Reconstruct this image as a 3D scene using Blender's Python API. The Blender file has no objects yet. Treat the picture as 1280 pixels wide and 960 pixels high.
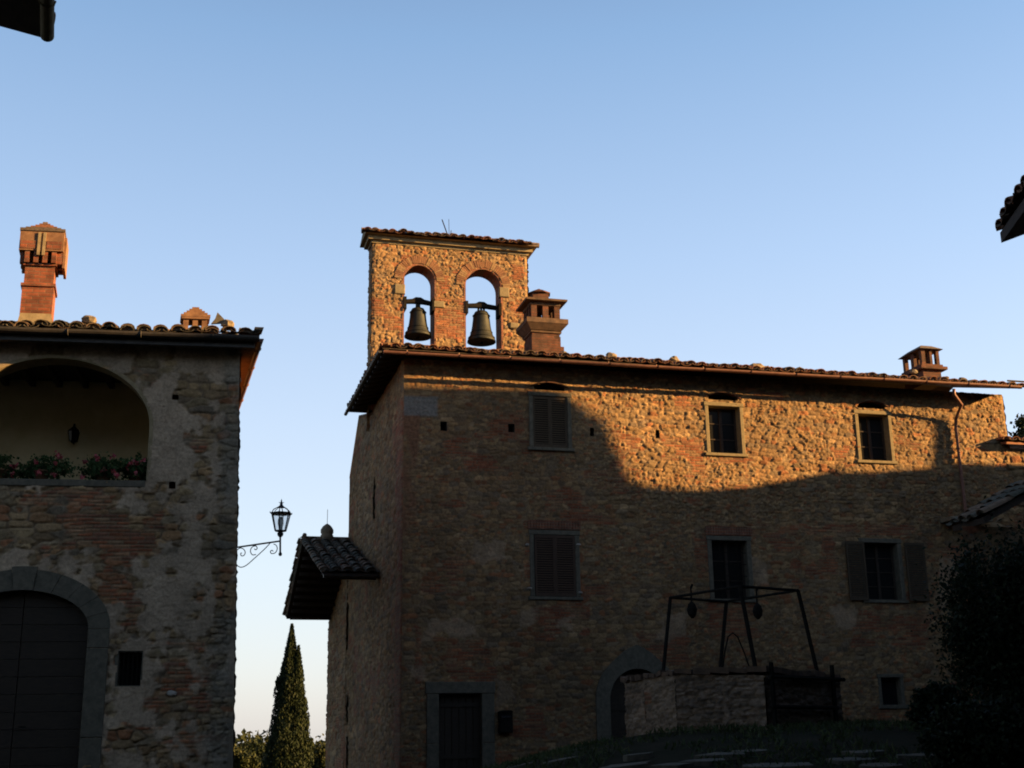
import bpy, math, random
import numpy as np
from mathutils import Vector, Matrix
random.seed(7)
rad = math.radians
scene = bpy.context.scene
COL = scene.collection

# ------------------------------------------------------------------ camera
FPX, PITCH, ROLL, EYE = 1570.0, math.atan(445/1570.0), 0.016, 0.6
fwd = Vector((0, math.cos(PITCH), math.sin(PITCH)))
_r, _u = Vector((1, 0, 0)), Vector((0, -math.sin(PITCH), math.cos(PITCH)))
cup = _u*math.cos(ROLL) + _r*math.sin(ROLL)
crt = _r*math.cos(ROLL) - _u*math.sin(ROLL)
CAM = Vector((0, 0, EYE))
cd = bpy.data.cameras.new('camera'); cam = bpy.data.objects.new('camera', cd); COL.objects.link(cam)
cd.sensor_width = 36; cd.lens = FPX/1280*36; cd.clip_end = 5000; cd.clip_start = 0.05
m = Matrix.Identity(4)
for i in range(3):
    m[i][0], m[i][1], m[i][2], m[i][3] = crt[i], cup[i], -fwd[i], CAM[i]
cam.matrix_world = m
scene.camera = cam

# ------------------------------------------------------------------ light
SUN_EL = rad(14.0)
SUN_H = Vector((math.cos(rad(-8.5)), math.sin(rad(-8.5)), 0))
TO_SUN = Vector((SUN_H.x*math.cos(SUN_EL), SUN_H.y*math.cos(SUN_EL), math.sin(SUN_EL)))
w = bpy.data.worlds.new('World'); scene.world = w; w.use_nodes = True
nt = w.node_tree; nt.nodes.clear()
sky = nt.nodes.new('ShaderNodeTexSky'); sky.sky_type = 'NISHITA'; sky.sun_disc = False
sky.sun_elevation = SUN_EL
sky.sun_rotation = math.atan2(SUN_H.x, SUN_H.y)
sky.altitude = 500; sky.air_density = 1.0; sky.dust_density = 2.2; sky.ozone_density = 1.6
bg = nt.nodes.new('ShaderNodeBackground'); bg.inputs[1].default_value = 0.093
wo = nt.nodes.new('ShaderNodeOutputWorld')
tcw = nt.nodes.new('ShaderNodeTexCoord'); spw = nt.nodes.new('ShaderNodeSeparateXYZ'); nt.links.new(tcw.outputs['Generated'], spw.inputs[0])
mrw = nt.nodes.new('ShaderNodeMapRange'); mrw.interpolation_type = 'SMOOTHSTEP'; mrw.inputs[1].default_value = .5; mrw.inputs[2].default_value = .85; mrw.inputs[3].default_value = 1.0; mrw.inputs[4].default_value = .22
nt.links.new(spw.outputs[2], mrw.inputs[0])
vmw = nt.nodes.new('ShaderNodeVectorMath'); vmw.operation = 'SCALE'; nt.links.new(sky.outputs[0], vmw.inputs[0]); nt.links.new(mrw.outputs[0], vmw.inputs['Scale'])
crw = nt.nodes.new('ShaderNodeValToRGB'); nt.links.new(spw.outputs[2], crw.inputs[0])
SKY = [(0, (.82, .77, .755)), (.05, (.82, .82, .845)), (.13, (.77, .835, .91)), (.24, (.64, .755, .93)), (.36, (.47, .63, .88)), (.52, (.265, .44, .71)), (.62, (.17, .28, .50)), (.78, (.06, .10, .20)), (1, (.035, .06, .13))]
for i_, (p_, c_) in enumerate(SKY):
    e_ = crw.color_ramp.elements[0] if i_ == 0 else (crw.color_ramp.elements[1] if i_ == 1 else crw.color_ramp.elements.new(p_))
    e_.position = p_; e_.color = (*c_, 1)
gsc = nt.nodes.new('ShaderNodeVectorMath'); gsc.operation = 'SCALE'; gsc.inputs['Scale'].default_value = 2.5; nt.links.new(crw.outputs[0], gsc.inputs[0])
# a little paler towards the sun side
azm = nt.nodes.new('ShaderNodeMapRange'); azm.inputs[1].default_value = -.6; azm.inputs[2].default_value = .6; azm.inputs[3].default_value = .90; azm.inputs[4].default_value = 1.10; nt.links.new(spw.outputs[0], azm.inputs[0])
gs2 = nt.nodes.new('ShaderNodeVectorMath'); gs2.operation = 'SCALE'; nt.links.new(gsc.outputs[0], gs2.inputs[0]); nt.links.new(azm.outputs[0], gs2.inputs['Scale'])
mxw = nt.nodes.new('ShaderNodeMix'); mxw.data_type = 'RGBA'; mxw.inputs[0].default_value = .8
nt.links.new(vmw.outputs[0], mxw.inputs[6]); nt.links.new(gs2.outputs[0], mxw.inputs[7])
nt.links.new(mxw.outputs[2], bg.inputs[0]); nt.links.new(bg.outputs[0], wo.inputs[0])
sd = bpy.data.lights.new('sun', 'SUN'); sun = bpy.data.objects.new('sun', sd); COL.objects.link(sun)
sd.energy = 5.0; sd.angle = rad(0.5); sd.color = (1.0, 0.59, 0.22)
sun.rotation_euler = TO_SUN.to_track_quat('Z', 'Y').to_euler()
vs = scene.view_settings
vs.view_transform = 'Standard'; vs.look = 'None'; vs.gamma = 1; vs.exposure = 2.12
try: vs.use_curve_mapping = False
except Exception: pass
scene.render.engine = 'CYCLES'
scene.cycles.pixel_filter_type = 'BLACKMAN_HARRIS'
scene.cycles.filter_width = 1.9

# ------------------------------------------------------------------ helpers
def ray(px, py):
    return (fwd*FPX + crt*(px-640) - cup*(py-480)).normalized()

class Frame:
    """vertical plane: origin O, horizontal direction U, outward normal N."""
    def __init__(self, O, U, N=None):
        self.O = Vector(O); self.O.z = 0
        self.U = Vector(U).normalized()
        self.N = Vector((self.U.y, -self.U.x, 0)) if N is None else Vector(N).normalized()
    def st(self, px, py, d=0.0):
        r = ray(px, py); O = self.O + self.N*d; Np = Vector((self.U.y, -self.U.x, 0))
        k = (O-CAM).dot(Np)/r.dot(Np)
        p = CAM + r*k
        return ((p-O).dot(self.U), p.z)
    def P(self, s, d, z):
        return self.O + self.U*s + self.N*d + Vector((0, 0, z))
    def rect(self, x0, x1, y0, y1, d=0.0):
        a = self.st(x0, (y0+y1)/2, d)[0]; b = self.st(x1, (y0+y1)/2, d)[0]
        t = self.st((x0+x1)/2, y0, d)[1]; q = self.st((x0+x1)/2, y1, d)[1]
        return a, b, q, t

# masonry fields ----------------------------------------------------------
def _h(i, j, seed):
    n = (i.astype(np.int64)*374761393 + j.astype(np.int64)*668265263 + int(seed)*1442695041) & 0xffffffff
    n = ((n ^ (n >> 13))*1274126177) & 0xffffffff
    n = ((n ^ (n >> 16))*2246822519) & 0xffffffff
    return ((n ^ (n >> 15)) & 0xffffff)/float(0xffffff)

def vnoise(x, y, seed=0):
    xi, yi = np.floor(x), np.floor(y); fx, fy = x-xi, y-yi
    fx = fx*fx*(3-2*fx); fy = fy*fy*(3-2*fy)
    a = _h(xi, yi, seed); b = _h(xi+1, yi, seed); c = _h(xi, yi+1, seed); d = _h(xi+1, yi+1, seed)
    return (a*(1-fx)+b*fx)*(1-fy)+(c*(1-fx)+d*fx)*fy

def fbm(x, y, seed=0, o=4):
    r = 0; a = .5; t = 0
    for k in range(o):
        r = r + a*vnoise(x*2**k, y*2**k, seed+k*17); t += a; a *= .5
    return r/t

def sstep(a, b, x):
    t = np.clip((x-a)/(b-a), 0, 1); return t*t*(3-2*t)

def stones(u, v, seed, sw, sh, jit=.42, p=2.6):
    """irregular coursed rubble: returns id-random triple, edge distance (m), local offsets"""
    kw = min(1.0, sh/.14); u = u + (fbm(u*1.3, v*1.3, seed+5, 2)-.5)*.16*kw; v = v + (fbm(u*.9, v*1.6, seed+9, 2)-.5)*.12*kw*kw
    j0 = np.floor(v/sh)
    F1 = np.full(u.shape, 9.); F2 = np.full(u.shape, 9.)
    R = np.zeros(u.shape); R2 = np.zeros(u.shape); R3 = np.zeros(u.shape); DU = np.zeros(u.shape); DV = np.zeros(u.shape)
    for dj in (-1, 0, 1):
        j = j0+dj
        wrow = sw*(.65+.8*_h(j, j*0+3, seed))
        uu = u/wrow + _h(j, j*0+1, seed)*7
        i0 = np.floor(uu)
        for di in (-1, 0, 1):
            i = i0+di
            cx = i+.5+(_h(i, j, seed+1)-.5)*2*jit; cy = j+.5+(_h(i, j, seed+2)-.5)*1.3*jit
            dx = (uu-cx); dy = (v/sh-cy)
            d = (np.abs(dx)**p+np.abs(dy)**p)**(1/p)
            m1 = d < F1
            F2 = np.where(m1, F1, np.minimum(F2, d)); F1 = np.where(m1, d, F1)
            R = np.where(m1, _h(i, j, seed+3), R); R2 = np.where(m1, _h(i, j, seed+4), R2); R3 = np.where(m1, _h(i, j, seed+6), R3)
            DU = np.where(m1, dx, DU); DV = np.where(m1, dy, DV)
    return R, R2, R3, F2-F1, DU, DV

def bricks(u, v, seed, bw=.27, bh=.072):
    v = v+(fbm(u*.8, v*.8, seed+7, 2)-.5)*.1
    j = np.floor(v/bh); uu = u/bw + (j % 2)*.5 + _h(j, j*0, seed)*.15; i = np.floor(uu)
    fx = uu-i; fy = v/bh-j
    e = np.minimum(np.minimum(fx, 1-fx)*bw, np.minimum(fy, 1-fy)*bh)
    return _h(i, j, seed+1), _h(i, j, seed+2), e

def pal(r, cols):
    cols = np.array(cols); n = len(cols); k = np.clip((r*n).astype(int), 0, n-1)
    return cols[k]

STONE = [(.34,.245,.125),(.29,.21,.11),(.38,.28,.14),(.26,.20,.12),(.31,.25,.15),(.37,.25,.12),(.23,.19,.125),(.34,.21,.10),(.30,.235,.13),(.42,.32,.17),(.36,.18,.085),(.33,.24,.12)]
BRICK = [(.34,.13,.06),(.29,.11,.055),(.38,.17,.08),(.25,.12,.07),(.36,.21,.11),(.33,.22,.12)]
MORT = np.array((.25,.19,.115))

def masonry(u, v, seed=1, sw=.34, sh=.17, amp=.045, brick=None, plaster=None, dark=1.0, palette=STONE, redness=1.0, brickamt=.1):
    """u,v arrays -> height (m), rgb.  brick / plaster: masks 0..1"""
    R, R2, R3, E, DU, DV = stones(u, v, seed, sw, sh)
    Rb, R2b, R3b, Eb, DUb, DVb = stones(u+31, v+17, seed+50, sw*.55, sh*.62)
    big = fbm(u*.9, v*1.1, seed+70, 3) > .5
    R = np.where(big, R, Rb); R2 = np.where(big, R2, R2b); R3 = np.where(big, R3, R3b); E = np.where(big, E, Eb)
    DU = np.where(big, DU, DUb); DV = np.where(big, DV, DVb)
    st = sstep(.02, .20, E)
    tone = (.72+.5*R2)[:, None]
    col = pal(R, palette)*tone
    fine = fbm(u*11, v*13, seed+80, 4)
    h = amp*(st*(.35+.8*R3) + (DU*(R2-.5)+DV*(R-.5))*.8*st) + (fine-.5)*(.03+amp*.5)
    col = MORT*(1-st[:, None]) + col*st[:, None]
    # brick areas
    br, br2, be = bricks(u, v, seed+90)
    bst = sstep(.004, .016, be); bc = pal(br, BRICK)*(.8+.4*br2)[:, None]
    bc = MORT*(1-bst[:, None])*.9+bc*bst[:, None]; bh_ = .02*bst+(fine-.5)*.012+.012
    bm = sstep(.70-brickamt, .74-brickamt, fbm(u*.8+3, v*1.7, seed+60, 4))
    if brick is not None: bm = np.maximum(bm, sstep(.42, .56, brick + (fbm(u*2.2, v*4.5, seed+61, 4)-.5)*1.5*(brick > .01)))
    bm = np.clip(bm, 0, 1)
    h = h*(1-bm)+bh_*bm; col = col*(1-bm[:, None])+bc*bm[:, None]
    # plaster
    if plaster is not None:
        pm = np.clip(plaster, 0, 1)
        pc = np.array((.50,.41,.28))*(.62+.62*fbm(u*2.2, v*2.2, seed+33, 5))[:, None]
        col = col*(1-pm[:, None])+pc*pm[:, None]
        h = h*(1-.82*pm)+.03*pm + pm*(fbm(u*1.1, v*1.1, seed+34, 3)-.5)*.03
    lum = (.78+.5*fbm(u*5, v*6, seed+43, 3)); col = col*lum[:, None]
    # weathering: large tone variation, damp streaks
    wv = .80+.42*fbm(u*.35, v*.5, seed+44, 4)
    stk = .86+.24*fbm(u*3.0, v*.28, seed+45, 3)
    col = col*(wv*stk*dark)[:, None]
    return h, col*.50*np.array((1.09, .925, .85))

def add_mesh(name, V, F, mat, parent=None, col=None, smooth=False):
    me = bpy.data.meshes.new(name)
    V = np.asarray(V, dtype=np.float32).reshape(-1, 3)
    if parent is not None: V = V - np.array(PLOC[parent.name], dtype=np.float32)
    if isinstance(F, np.ndarray):
        k = F.shape[1]
        me.vertices.add(len(V)); me.vertices.foreach_set('co', V.ravel())
        me.loops.add(F.size); me.loops.foreach_set('vertex_index', F.ravel().astype(np.int32))
        me.polygons.add(len(F)); me.polygons.foreach_set('loop_start', np.arange(0, F.size, k, dtype=np.int32))
        me.update(calc_edges=True)
    else:
        me.from_pydata([tuple(map(float, v)) for v in V], [], F); me.update()
    if col is not None:
        a = me.color_attributes.new('Col', 'FLOAT_COLOR', 'POINT')
        a.data.foreach_set('color', np.concatenate([col, np.ones((len(col), 1))], 1).astype(np.float32).ravel())
    if smooth: me.polygons.foreach_set('use_smooth', np.ones(len(me.polygons), dtype=bool))
    me.materials.append(mat); me.validate()
    o = bpy.data.objects.new(name, me); COL.objects.link(o)
    if parent is not None: o.parent = parent
    PLOC[o.name] = PLOC[parent.name] if parent is not None else (0, 0, 0)
    return o
PLOC = {}

def thing(name, label, cat, loc, group=None):
    o = bpy.data.objects.new(name, None); COL.objects.link(o); o.location = loc; o.empty_display_size = .3
    o['label'] = label; o['category'] = cat
    if group: o['group'] = group
    PLOC[o.name] = tuple(loc); return o
def tag(o, label, cat, group=None, kind=None):
    o['label'] = label; o['category'] = cat
    if group: o['group'] = group
    if kind: o['kind'] = kind
    return o
def center_origin(o):
    """move a single-mesh thing's origin to its base"""
    me = o.data; n = len(me.vertices); a = np.empty(n*3, dtype=np.float32); me.vertices.foreach_get('co', a); a = a.reshape(-1, 3)
    c = np.array([(a[:, 0].min()+a[:, 0].max())/2, (a[:, 1].min()+a[:, 1].max())/2, a[:, 2].min()], dtype=np.float32)
    me.vertices.foreach_set('co', (a-c).ravel()); me.update(); o.location = c.tolist(); PLOC[o.name] = tuple(o.location); return o

class MB:
    def __init__(s): s.V = []; s.F = []
    def add(s, V, F):
        b = len(s.V); s.V += [Vector(v) for v in V]; s.F += [tuple(b+i for i in f) for f in F]
    def hexa(s, c):  # 8 corners: bottom 4 ccw, top 4
        s.add(c, [(0,3,2,1),(4,5,6,7),(0,1,5,4),(1,2,6,5),(2,3,7,6),(3,0,4,7)])
    def box(s, fr, s0, s1, d0, d1, z0, z1, jit=0):
        c = [fr.P(a, b, z) for z in (z0, z1) for a, b in ((s0, d0), (s1, d0), (s1, d1), (s0, d1))]
        if jit: c = [v+Vector([random.uniform(-jit, jit) for _ in range(3)]) for v in c]
        s.hexa(c)
    def bbox(s, fr, s0, s1, d0, d1, z0, z1, b=.012):  # bevelled front box
        d0, d1 = min(d0, d1), max(d0, d1)
        s.box(fr, s0, s1, d0, d1-b, z0, z1)
        A = [fr.P(s0, d1-b, z0), fr.P(s1, d1-b, z0), fr.P(s1, d1-b, z1), fr.P(s0, d1-b, z1)]
        B = [fr.P(s0+b, d1, z0+b), fr.P(s1-b, d1, z0+b), fr.P(s1-b, d1, z1-b), fr.P(s0+b, d1, z1-b)]
        s.add(A+B, [(0,1,5,4),(1,2,6,5),(2,3,7,6),(3,0,4,7),(4,5,6,7)])
    def prism(s, fr, pts, d0, d1):  # polygon (s,z) extruded in d
        n = len(pts); A = [fr.P(a, d0, z) for a, z in pts]; B = [fr.P(a, d1, z) for a, z in pts]
        s.add(A+B, [tuple(range(n)), tuple(range(2*n-1, n-1, -1))]+[(i, (i+1) % n, n+(i+1) % n, n+i) for i in range(n)])
    def strip(s, fr, inner, outer, d0, d1, closed=False):  # ring band between two polylines
        n = len(inner)
        V = [fr.P(a, d0, z) for a, z in inner]+[fr.P(a, d0, z) for a, z in outer]+[fr.P(a, d1, z) for a, z in inner]+[fr.P(a, d1, z) for a, z in outer]
        F = []
        m_ = n if closed else n-1
        for i in range(m_):
            j = (i+1) % n
            F += [(i, j, n+j, n+i), (2*n+i, 3*n+i, 3*n+j, 2*n+j), (i, 2*n+i, 2*n+j, j), (n+i, n+j, 3*n+j, 3*n+i)]
        if not closed: F += [(0, n, 3*n, 2*n), (n-1, 3*n-1, 4*n-1, 2*n-1)]
        s.add(V, F)
    def tube(s, pts, r, n=8, r2=None):
        pts = [Vector(p) for p in pts]; rs = r if isinstance(r, (list, tuple)) else [r + ((r2-r)*i/(len(pts)-1) if r2 is not None else 0) for i in range(len(pts))]
        V = []; prev = None
        for i, p in enumerate(pts):
            t = (pts[min(i+1, len(pts)-1)]-pts[max(i-1, 0)]).normalized()
            if prev is None:
                a = t.cross(Vector((0, 0, 1)));
                if a.length < .05: a = t.cross(Vector((1, 0, 0)))
            else: a = prev-t*prev.dot(t)
            a.normalize(); prev = a; b = t.cross(a)
            V += [p+(a*math.cos(2*math.pi*k/n)+b*math.sin(2*math.pi*k/n))*rs[i] for k in range(n)]
        F = []
        for i in range(len(pts)-1):
            for k in range(n):
                q = (k+1) % n; F.append((i*n+k, i*n+q, (i+1)*n+q, (i+1)*n+k))
        F += [tuple(range(n-1, -1, -1)), tuple(range((len(pts)-1)*n, len(pts)*n))]
        s.add(V, F)
    def lathe(s, c, prof, n=20, sq=None, rot=0):  # prof [(r,z)]
        V = []
        for r, z in prof:
            for k in range(n):
                a = 2*math.pi*(k+.5)/n+rot; V.append(Vector(c)+Vector((r*math.cos(a), r*math.sin(a), z)))
        F = [(i*n+k, i*n+(k+1) % n, (i+1)*n+(k+1) % n, (i+1)*n+k) for i in range(len(prof)-1) for k in range(n)]
        if prof[0][0] > 1e-4: F.append(tuple(range(n-1, -1, -1)))
        if prof[-1][0] > 1e-4: F.append(tuple(range((len(prof)-1)*n, len(prof)*n)))
        s.add(V, F)
    def build(s, name, mat, parent=None, smooth=False):
        return add_mesh(name, [tuple(v) for v in s.V], s.F, mat, parent, smooth=smooth)

def arch_pts(sc, hw, z0, zs, rise, n=16, off=0.0):
    """open path: left foot, up, over elliptic arch, right foot"""
    P_ = [(sc-hw-off, z0)]
    for k in range(n+1):
        a = math.pi*(1-k/n); P_.append((sc+(hw+off)*math.cos(a), zs+(rise+off)*math.sin(a)))
    P_.append((sc+hw+off, z0)); return P_
def in_arch(S, Z, sc, hw, z0, zs, rise):
    return (np.abs(S-sc) < hw) & (Z > z0) & ((Z < zs) | (((S-sc)/hw)**2+((np.maximum(Z, zs)-zs)/rise)**2 < 1))
def in_rect(S, Z, a, b, q, t): return (S > a) & (S < b) & (Z > q) & (Z < t)

def grid_wall(fr, s0, s1, z0, z1, ds, dz, field, hole=None, top=None, edge=None, d=0.0, flip=False):
    ns = max(2, int(round((s1-s0)/ds))+1); nz = max(2, int(round((z1-z0)/dz))+1)
    S, T = np.meshgrid(np.linspace(s0, s1, ns), np.linspace(0, 1, nz))
    S = S.ravel(); T = T.ravel()
    Zt = top(S) if top is not None else np.full(S.shape, z1)
    Z = z0+(Zt-z0)*T
    if edge is not None: S = edge(S, Z)
    h, c = field(S, Z)
    O = np.array(fr.O); U = np.array(fr.U); N = np.array(fr.N)
    V = O+S[:, None]*U+(d+h)[:, None]*N; V[:, 2] += Z
    idx = np.arange(ns*nz).reshape(nz, ns)
    F = np.stack([idx[:-1, :-1], idx[:-1, 1:], idx[1:, 1:], idx[1:, :-1]], -1).reshape(-1, 4)
    if hole is not None:
        sc = S[F].mean(1); zc = Z[F].mean(1); F = F[~hole(sc, zc)]
    if flip: F = F[:, ::-1]
    return V, np.ascontiguousarray(F), c

def merge(parts):
    Vs, Fs, Cs, b = [], [], [], 0
    for V, F, c in parts:
        Vs.append(V); Fs.append(F+b); Cs.append(c); b += len(V)
    return np.concatenate(Vs), np.concatenate(Fs), np.concatenate(Cs)

# materials ---------------------------------------------------------------
def newmat(name):
    m = bpy.data.materials.new(name); m.use_nodes = True
    n = m.node_tree.nodes; return m, m.node_tree, n, m.node_tree.links, n['Principled BSDF']
def wallmat(name, bump=.5, mul=1.0):
    m, t, n, l, p = newmat(name)
    at = n.new('ShaderNodeAttribute'); at.attribute_name = 'Col'
    tc = n.new('ShaderNodeTexCoord')
    n1 = n.new('ShaderNodeTexNoise'); n1.inputs['Scale'].default_value = 18; n1.inputs['Detail'].default_value = 6; n1.inputs['Roughness'].default_value = .7
    l.new(tc.outputs['Object'], n1.inputs['Vector'])
    mr = n.new('ShaderNodeMapRange'); mr.inputs[1].default_value = .25; mr.inputs[2].default_value = .75; mr.inputs[3].default_value = .6*mul; mr.inputs[4].default_value = 1.4*mul
    l.new(n1.outputs[0], mr.inputs[0])
    vm = n.new('ShaderNodeVectorMath'); vm.operation = 'SCALE'
    l.new(at.outputs['Color'], vm.inputs[0]); l.new(mr.outputs[0], vm.inputs['Scale'])
    l.new(vm.outputs[0], p.inputs['Base Color']); p.inputs['Roughness'].default_value = .92
    p.inputs['Specular IOR Level'].default_value = .2
    b = n.new('ShaderNodeBump'); b.inputs['Strength'].default_value = bump; b.inputs['Distance'].default_value = .02
    l.new(n1.outputs[0], b.inputs['Height']); l.new(b.outputs[0], p.inputs['Normal'])
    return m
def noisemat(name, c1, c2, scale=6, rough=.8, bump=.3, metal=0, dist=.01, stretch=None, spec=.3, island=None, detail=6):
    m, t, n, l, p = newmat(name)
    tc = n.new('ShaderNodeTexCoord'); mp = n.new('ShaderNodeMapping'); l.new(tc.outputs['Object'], mp.inputs[0])
    if stretch: mp.inputs['Scale'].default_value = stretch
    n1 = n.new('ShaderNodeTexNoise'); n1.inputs['Scale'].default_value = scale; n1.inputs['Detail'].default_value = detail; n1.inputs['Roughness'].default_value = .65
    l.new(mp.outputs[0], n1.inputs['Vector'])
    cr = n.new('ShaderNodeValToRGB'); cr.color_ramp.elements[0].position = .32; cr.color_ramp.elements[1].position = .68
    cr.color_ramp.elements[0].color = (*c1, 1); cr.color_ramp.elements[1].color = (*c2, 1)
    l.new(n1.outputs[0], cr.inputs[0]); out = cr.outputs[0]
    if island:
        g = n.new('ShaderNodeNewGeometry'); r2 = n.new('ShaderNodeValToRGB'); els = r2.color_ramp.elements
        r2.color_ramp.interpolation = 'CONSTANT'
        for i, c in enumerate(island):
            e = els[i] if i < 2 else els.new(i/len(island)); e.position = i/len(island); e.color = (*c, 1)
        l.new(g.outputs['Random Per Island'], r2.inputs[0])
        mx = n.new('ShaderNodeMix'); mx.data_type = 'RGBA'; mx.blend_type = 'MULTIPLY'; mx.inputs[0].default_value = 1
        l.new(out, mx.inputs[6]); l.new(r2.outputs[0], mx.inputs[7]); out = mx.outputs[2]
    l.new(out, p.inputs['Base Color']); p.inputs['Roughness'].default_value = rough; p.inputs['Metallic'].default_value = metal
    p.inputs['Specular IOR Level'].default_value = spec
    b = n.new('ShaderNodeBump'); b.inputs['Strength'].default_value = bump; b.inputs['Distance'].default_value = dist
    l.new(n1.outputs[0], b.inputs['Height']); l.new(b.outputs[0], p.inputs['Normal'])
    return m
def brickmat(name, c1, c2, mort, scale=1.0):
    m, t, n, l, p = newmat(name)
    tc = n.new('ShaderNodeTexCoord'); sp = n.new('ShaderNodeSeparateXYZ'); l.new(tc.outputs['Object'], sp.inputs[0])
    a = n.new('ShaderNodeMath'); a.operation = 'ADD'; l.new(sp.outputs[0], a.inputs[0]); l.new(sp.outputs[1], a.inputs[1])
    cb = n.new('ShaderNodeCombineXYZ'); l.new(a.outputs[0], cb.inputs[0]); l.new(sp.outputs[2], cb.inputs[1])
    nz = n.new('ShaderNodeTexNoise'); nz.inputs['Scale'].default_value = 5; nz.inputs['Detail'].default_value = 5; l.new(tc.outputs['Object'], nz.inputs['Vector'])
    bt = n.new('ShaderNodeTexBrick'); l.new(cb.outputs[0], bt.inputs['Vector'])
    bt.inputs['Scale'].default_value = scale; bt.inputs['Brick Width'].default_value = .27; bt.inputs['Row Height'].default_value = .075
    bt.inputs['Mortar Size'].default_value = .009; bt.inputs['Mortar Smooth'].default_value = .3
    bt.inputs['Color1'].default_value = (*c1, 1); bt.inputs['Color2'].default_value = (*c2, 1); bt.inputs['Mortar'].default_value = (*mort, 1)
    mr = n.new('ShaderNodeMapRange'); mr.inputs[1].default_value = .3; mr.inputs[2].default_value = .7; mr.inputs[3].default_value = .6; mr.inputs[4].default_value = 1.3; l.new(nz.outputs[0], mr.inputs[0])
    vm = n.new('ShaderNodeVectorMath'); vm.operation = 'SCALE'; l.new(bt.outputs[0], vm.inputs[0]); l.new(mr.outputs[0], vm.inputs['Scale'])
    l.new(vm.outputs[0], p.inputs['Base Color']); p.inputs['Roughness'].default_value = .9; p.inputs['Specular IOR Level'].default_value = .2
    ad = n.new('ShaderNodeMath'); ad.operation = 'SUBTRACT'; l.new(nz.outputs[0], ad.inputs[0]); l.new(bt.outputs['Fac'], ad.inputs[1])
    b = n.new('ShaderNodeBump'); b.inputs['Strength'].default_value = .7; b.inputs['Distance'].default_value = .015
    l.new(ad.outputs[0], b.inputs['Height']); l.new(b.outputs[0], p.inputs['Normal'])
    return m
def glassmat(name, c, rough=.08):
    m, t, n, l, p = newmat(name); p.inputs['Base Color'].default_value = (*c, 1); p.inputs['Roughness'].default_value = rough; p.inputs['Specular IOR Level'].default_value = .06
    nz = n.new('ShaderNodeTexNoise'); nz.inputs['Scale'].default_value = 2.5
    b = n.new('ShaderNodeBump'); b.inputs['Strength'].default_value = .08; l.new(nz.outputs[0], b.inputs['Height']); l.new(b.outputs[0], p.inputs['Normal'])
    return m
def leafmat(name, c1, c2, c3, rough=.6, trans=.25):
    m, t, n, l, p = newmat(name)
    g = n.new('ShaderNodeNewGeometry'); cr = n.new('ShaderNodeValToRGB')
    cr.color_ramp.elements[0].color = (*c1, 1); cr.color_ramp.elements[1].color = (*c3, 1); e = cr.color_ramp.elements.new(.55); e.color = (*c2, 1)
    l.new(g.outputs['Random Per Island'], cr.inputs[0]); l.new(cr.outputs[0], p.inputs['Base Color']); p.inputs['Roughness'].default_value = rough
    p.inputs['Specular IOR Level'].default_value = .08
    tr = n.new('ShaderNodeBsdfTranslucent'); l.new(cr.outputs[0], tr.inputs[0]); mx = n.new('ShaderNodeMixShader'); mx.inputs[0].default_value = trans
    l.new(p.outputs[0], mx.inputs[1]); l.new(tr.outputs[0], mx.inputs[2]); l.new(mx.outputs[0], n['Material Output'].inputs[0])
    return m

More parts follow.
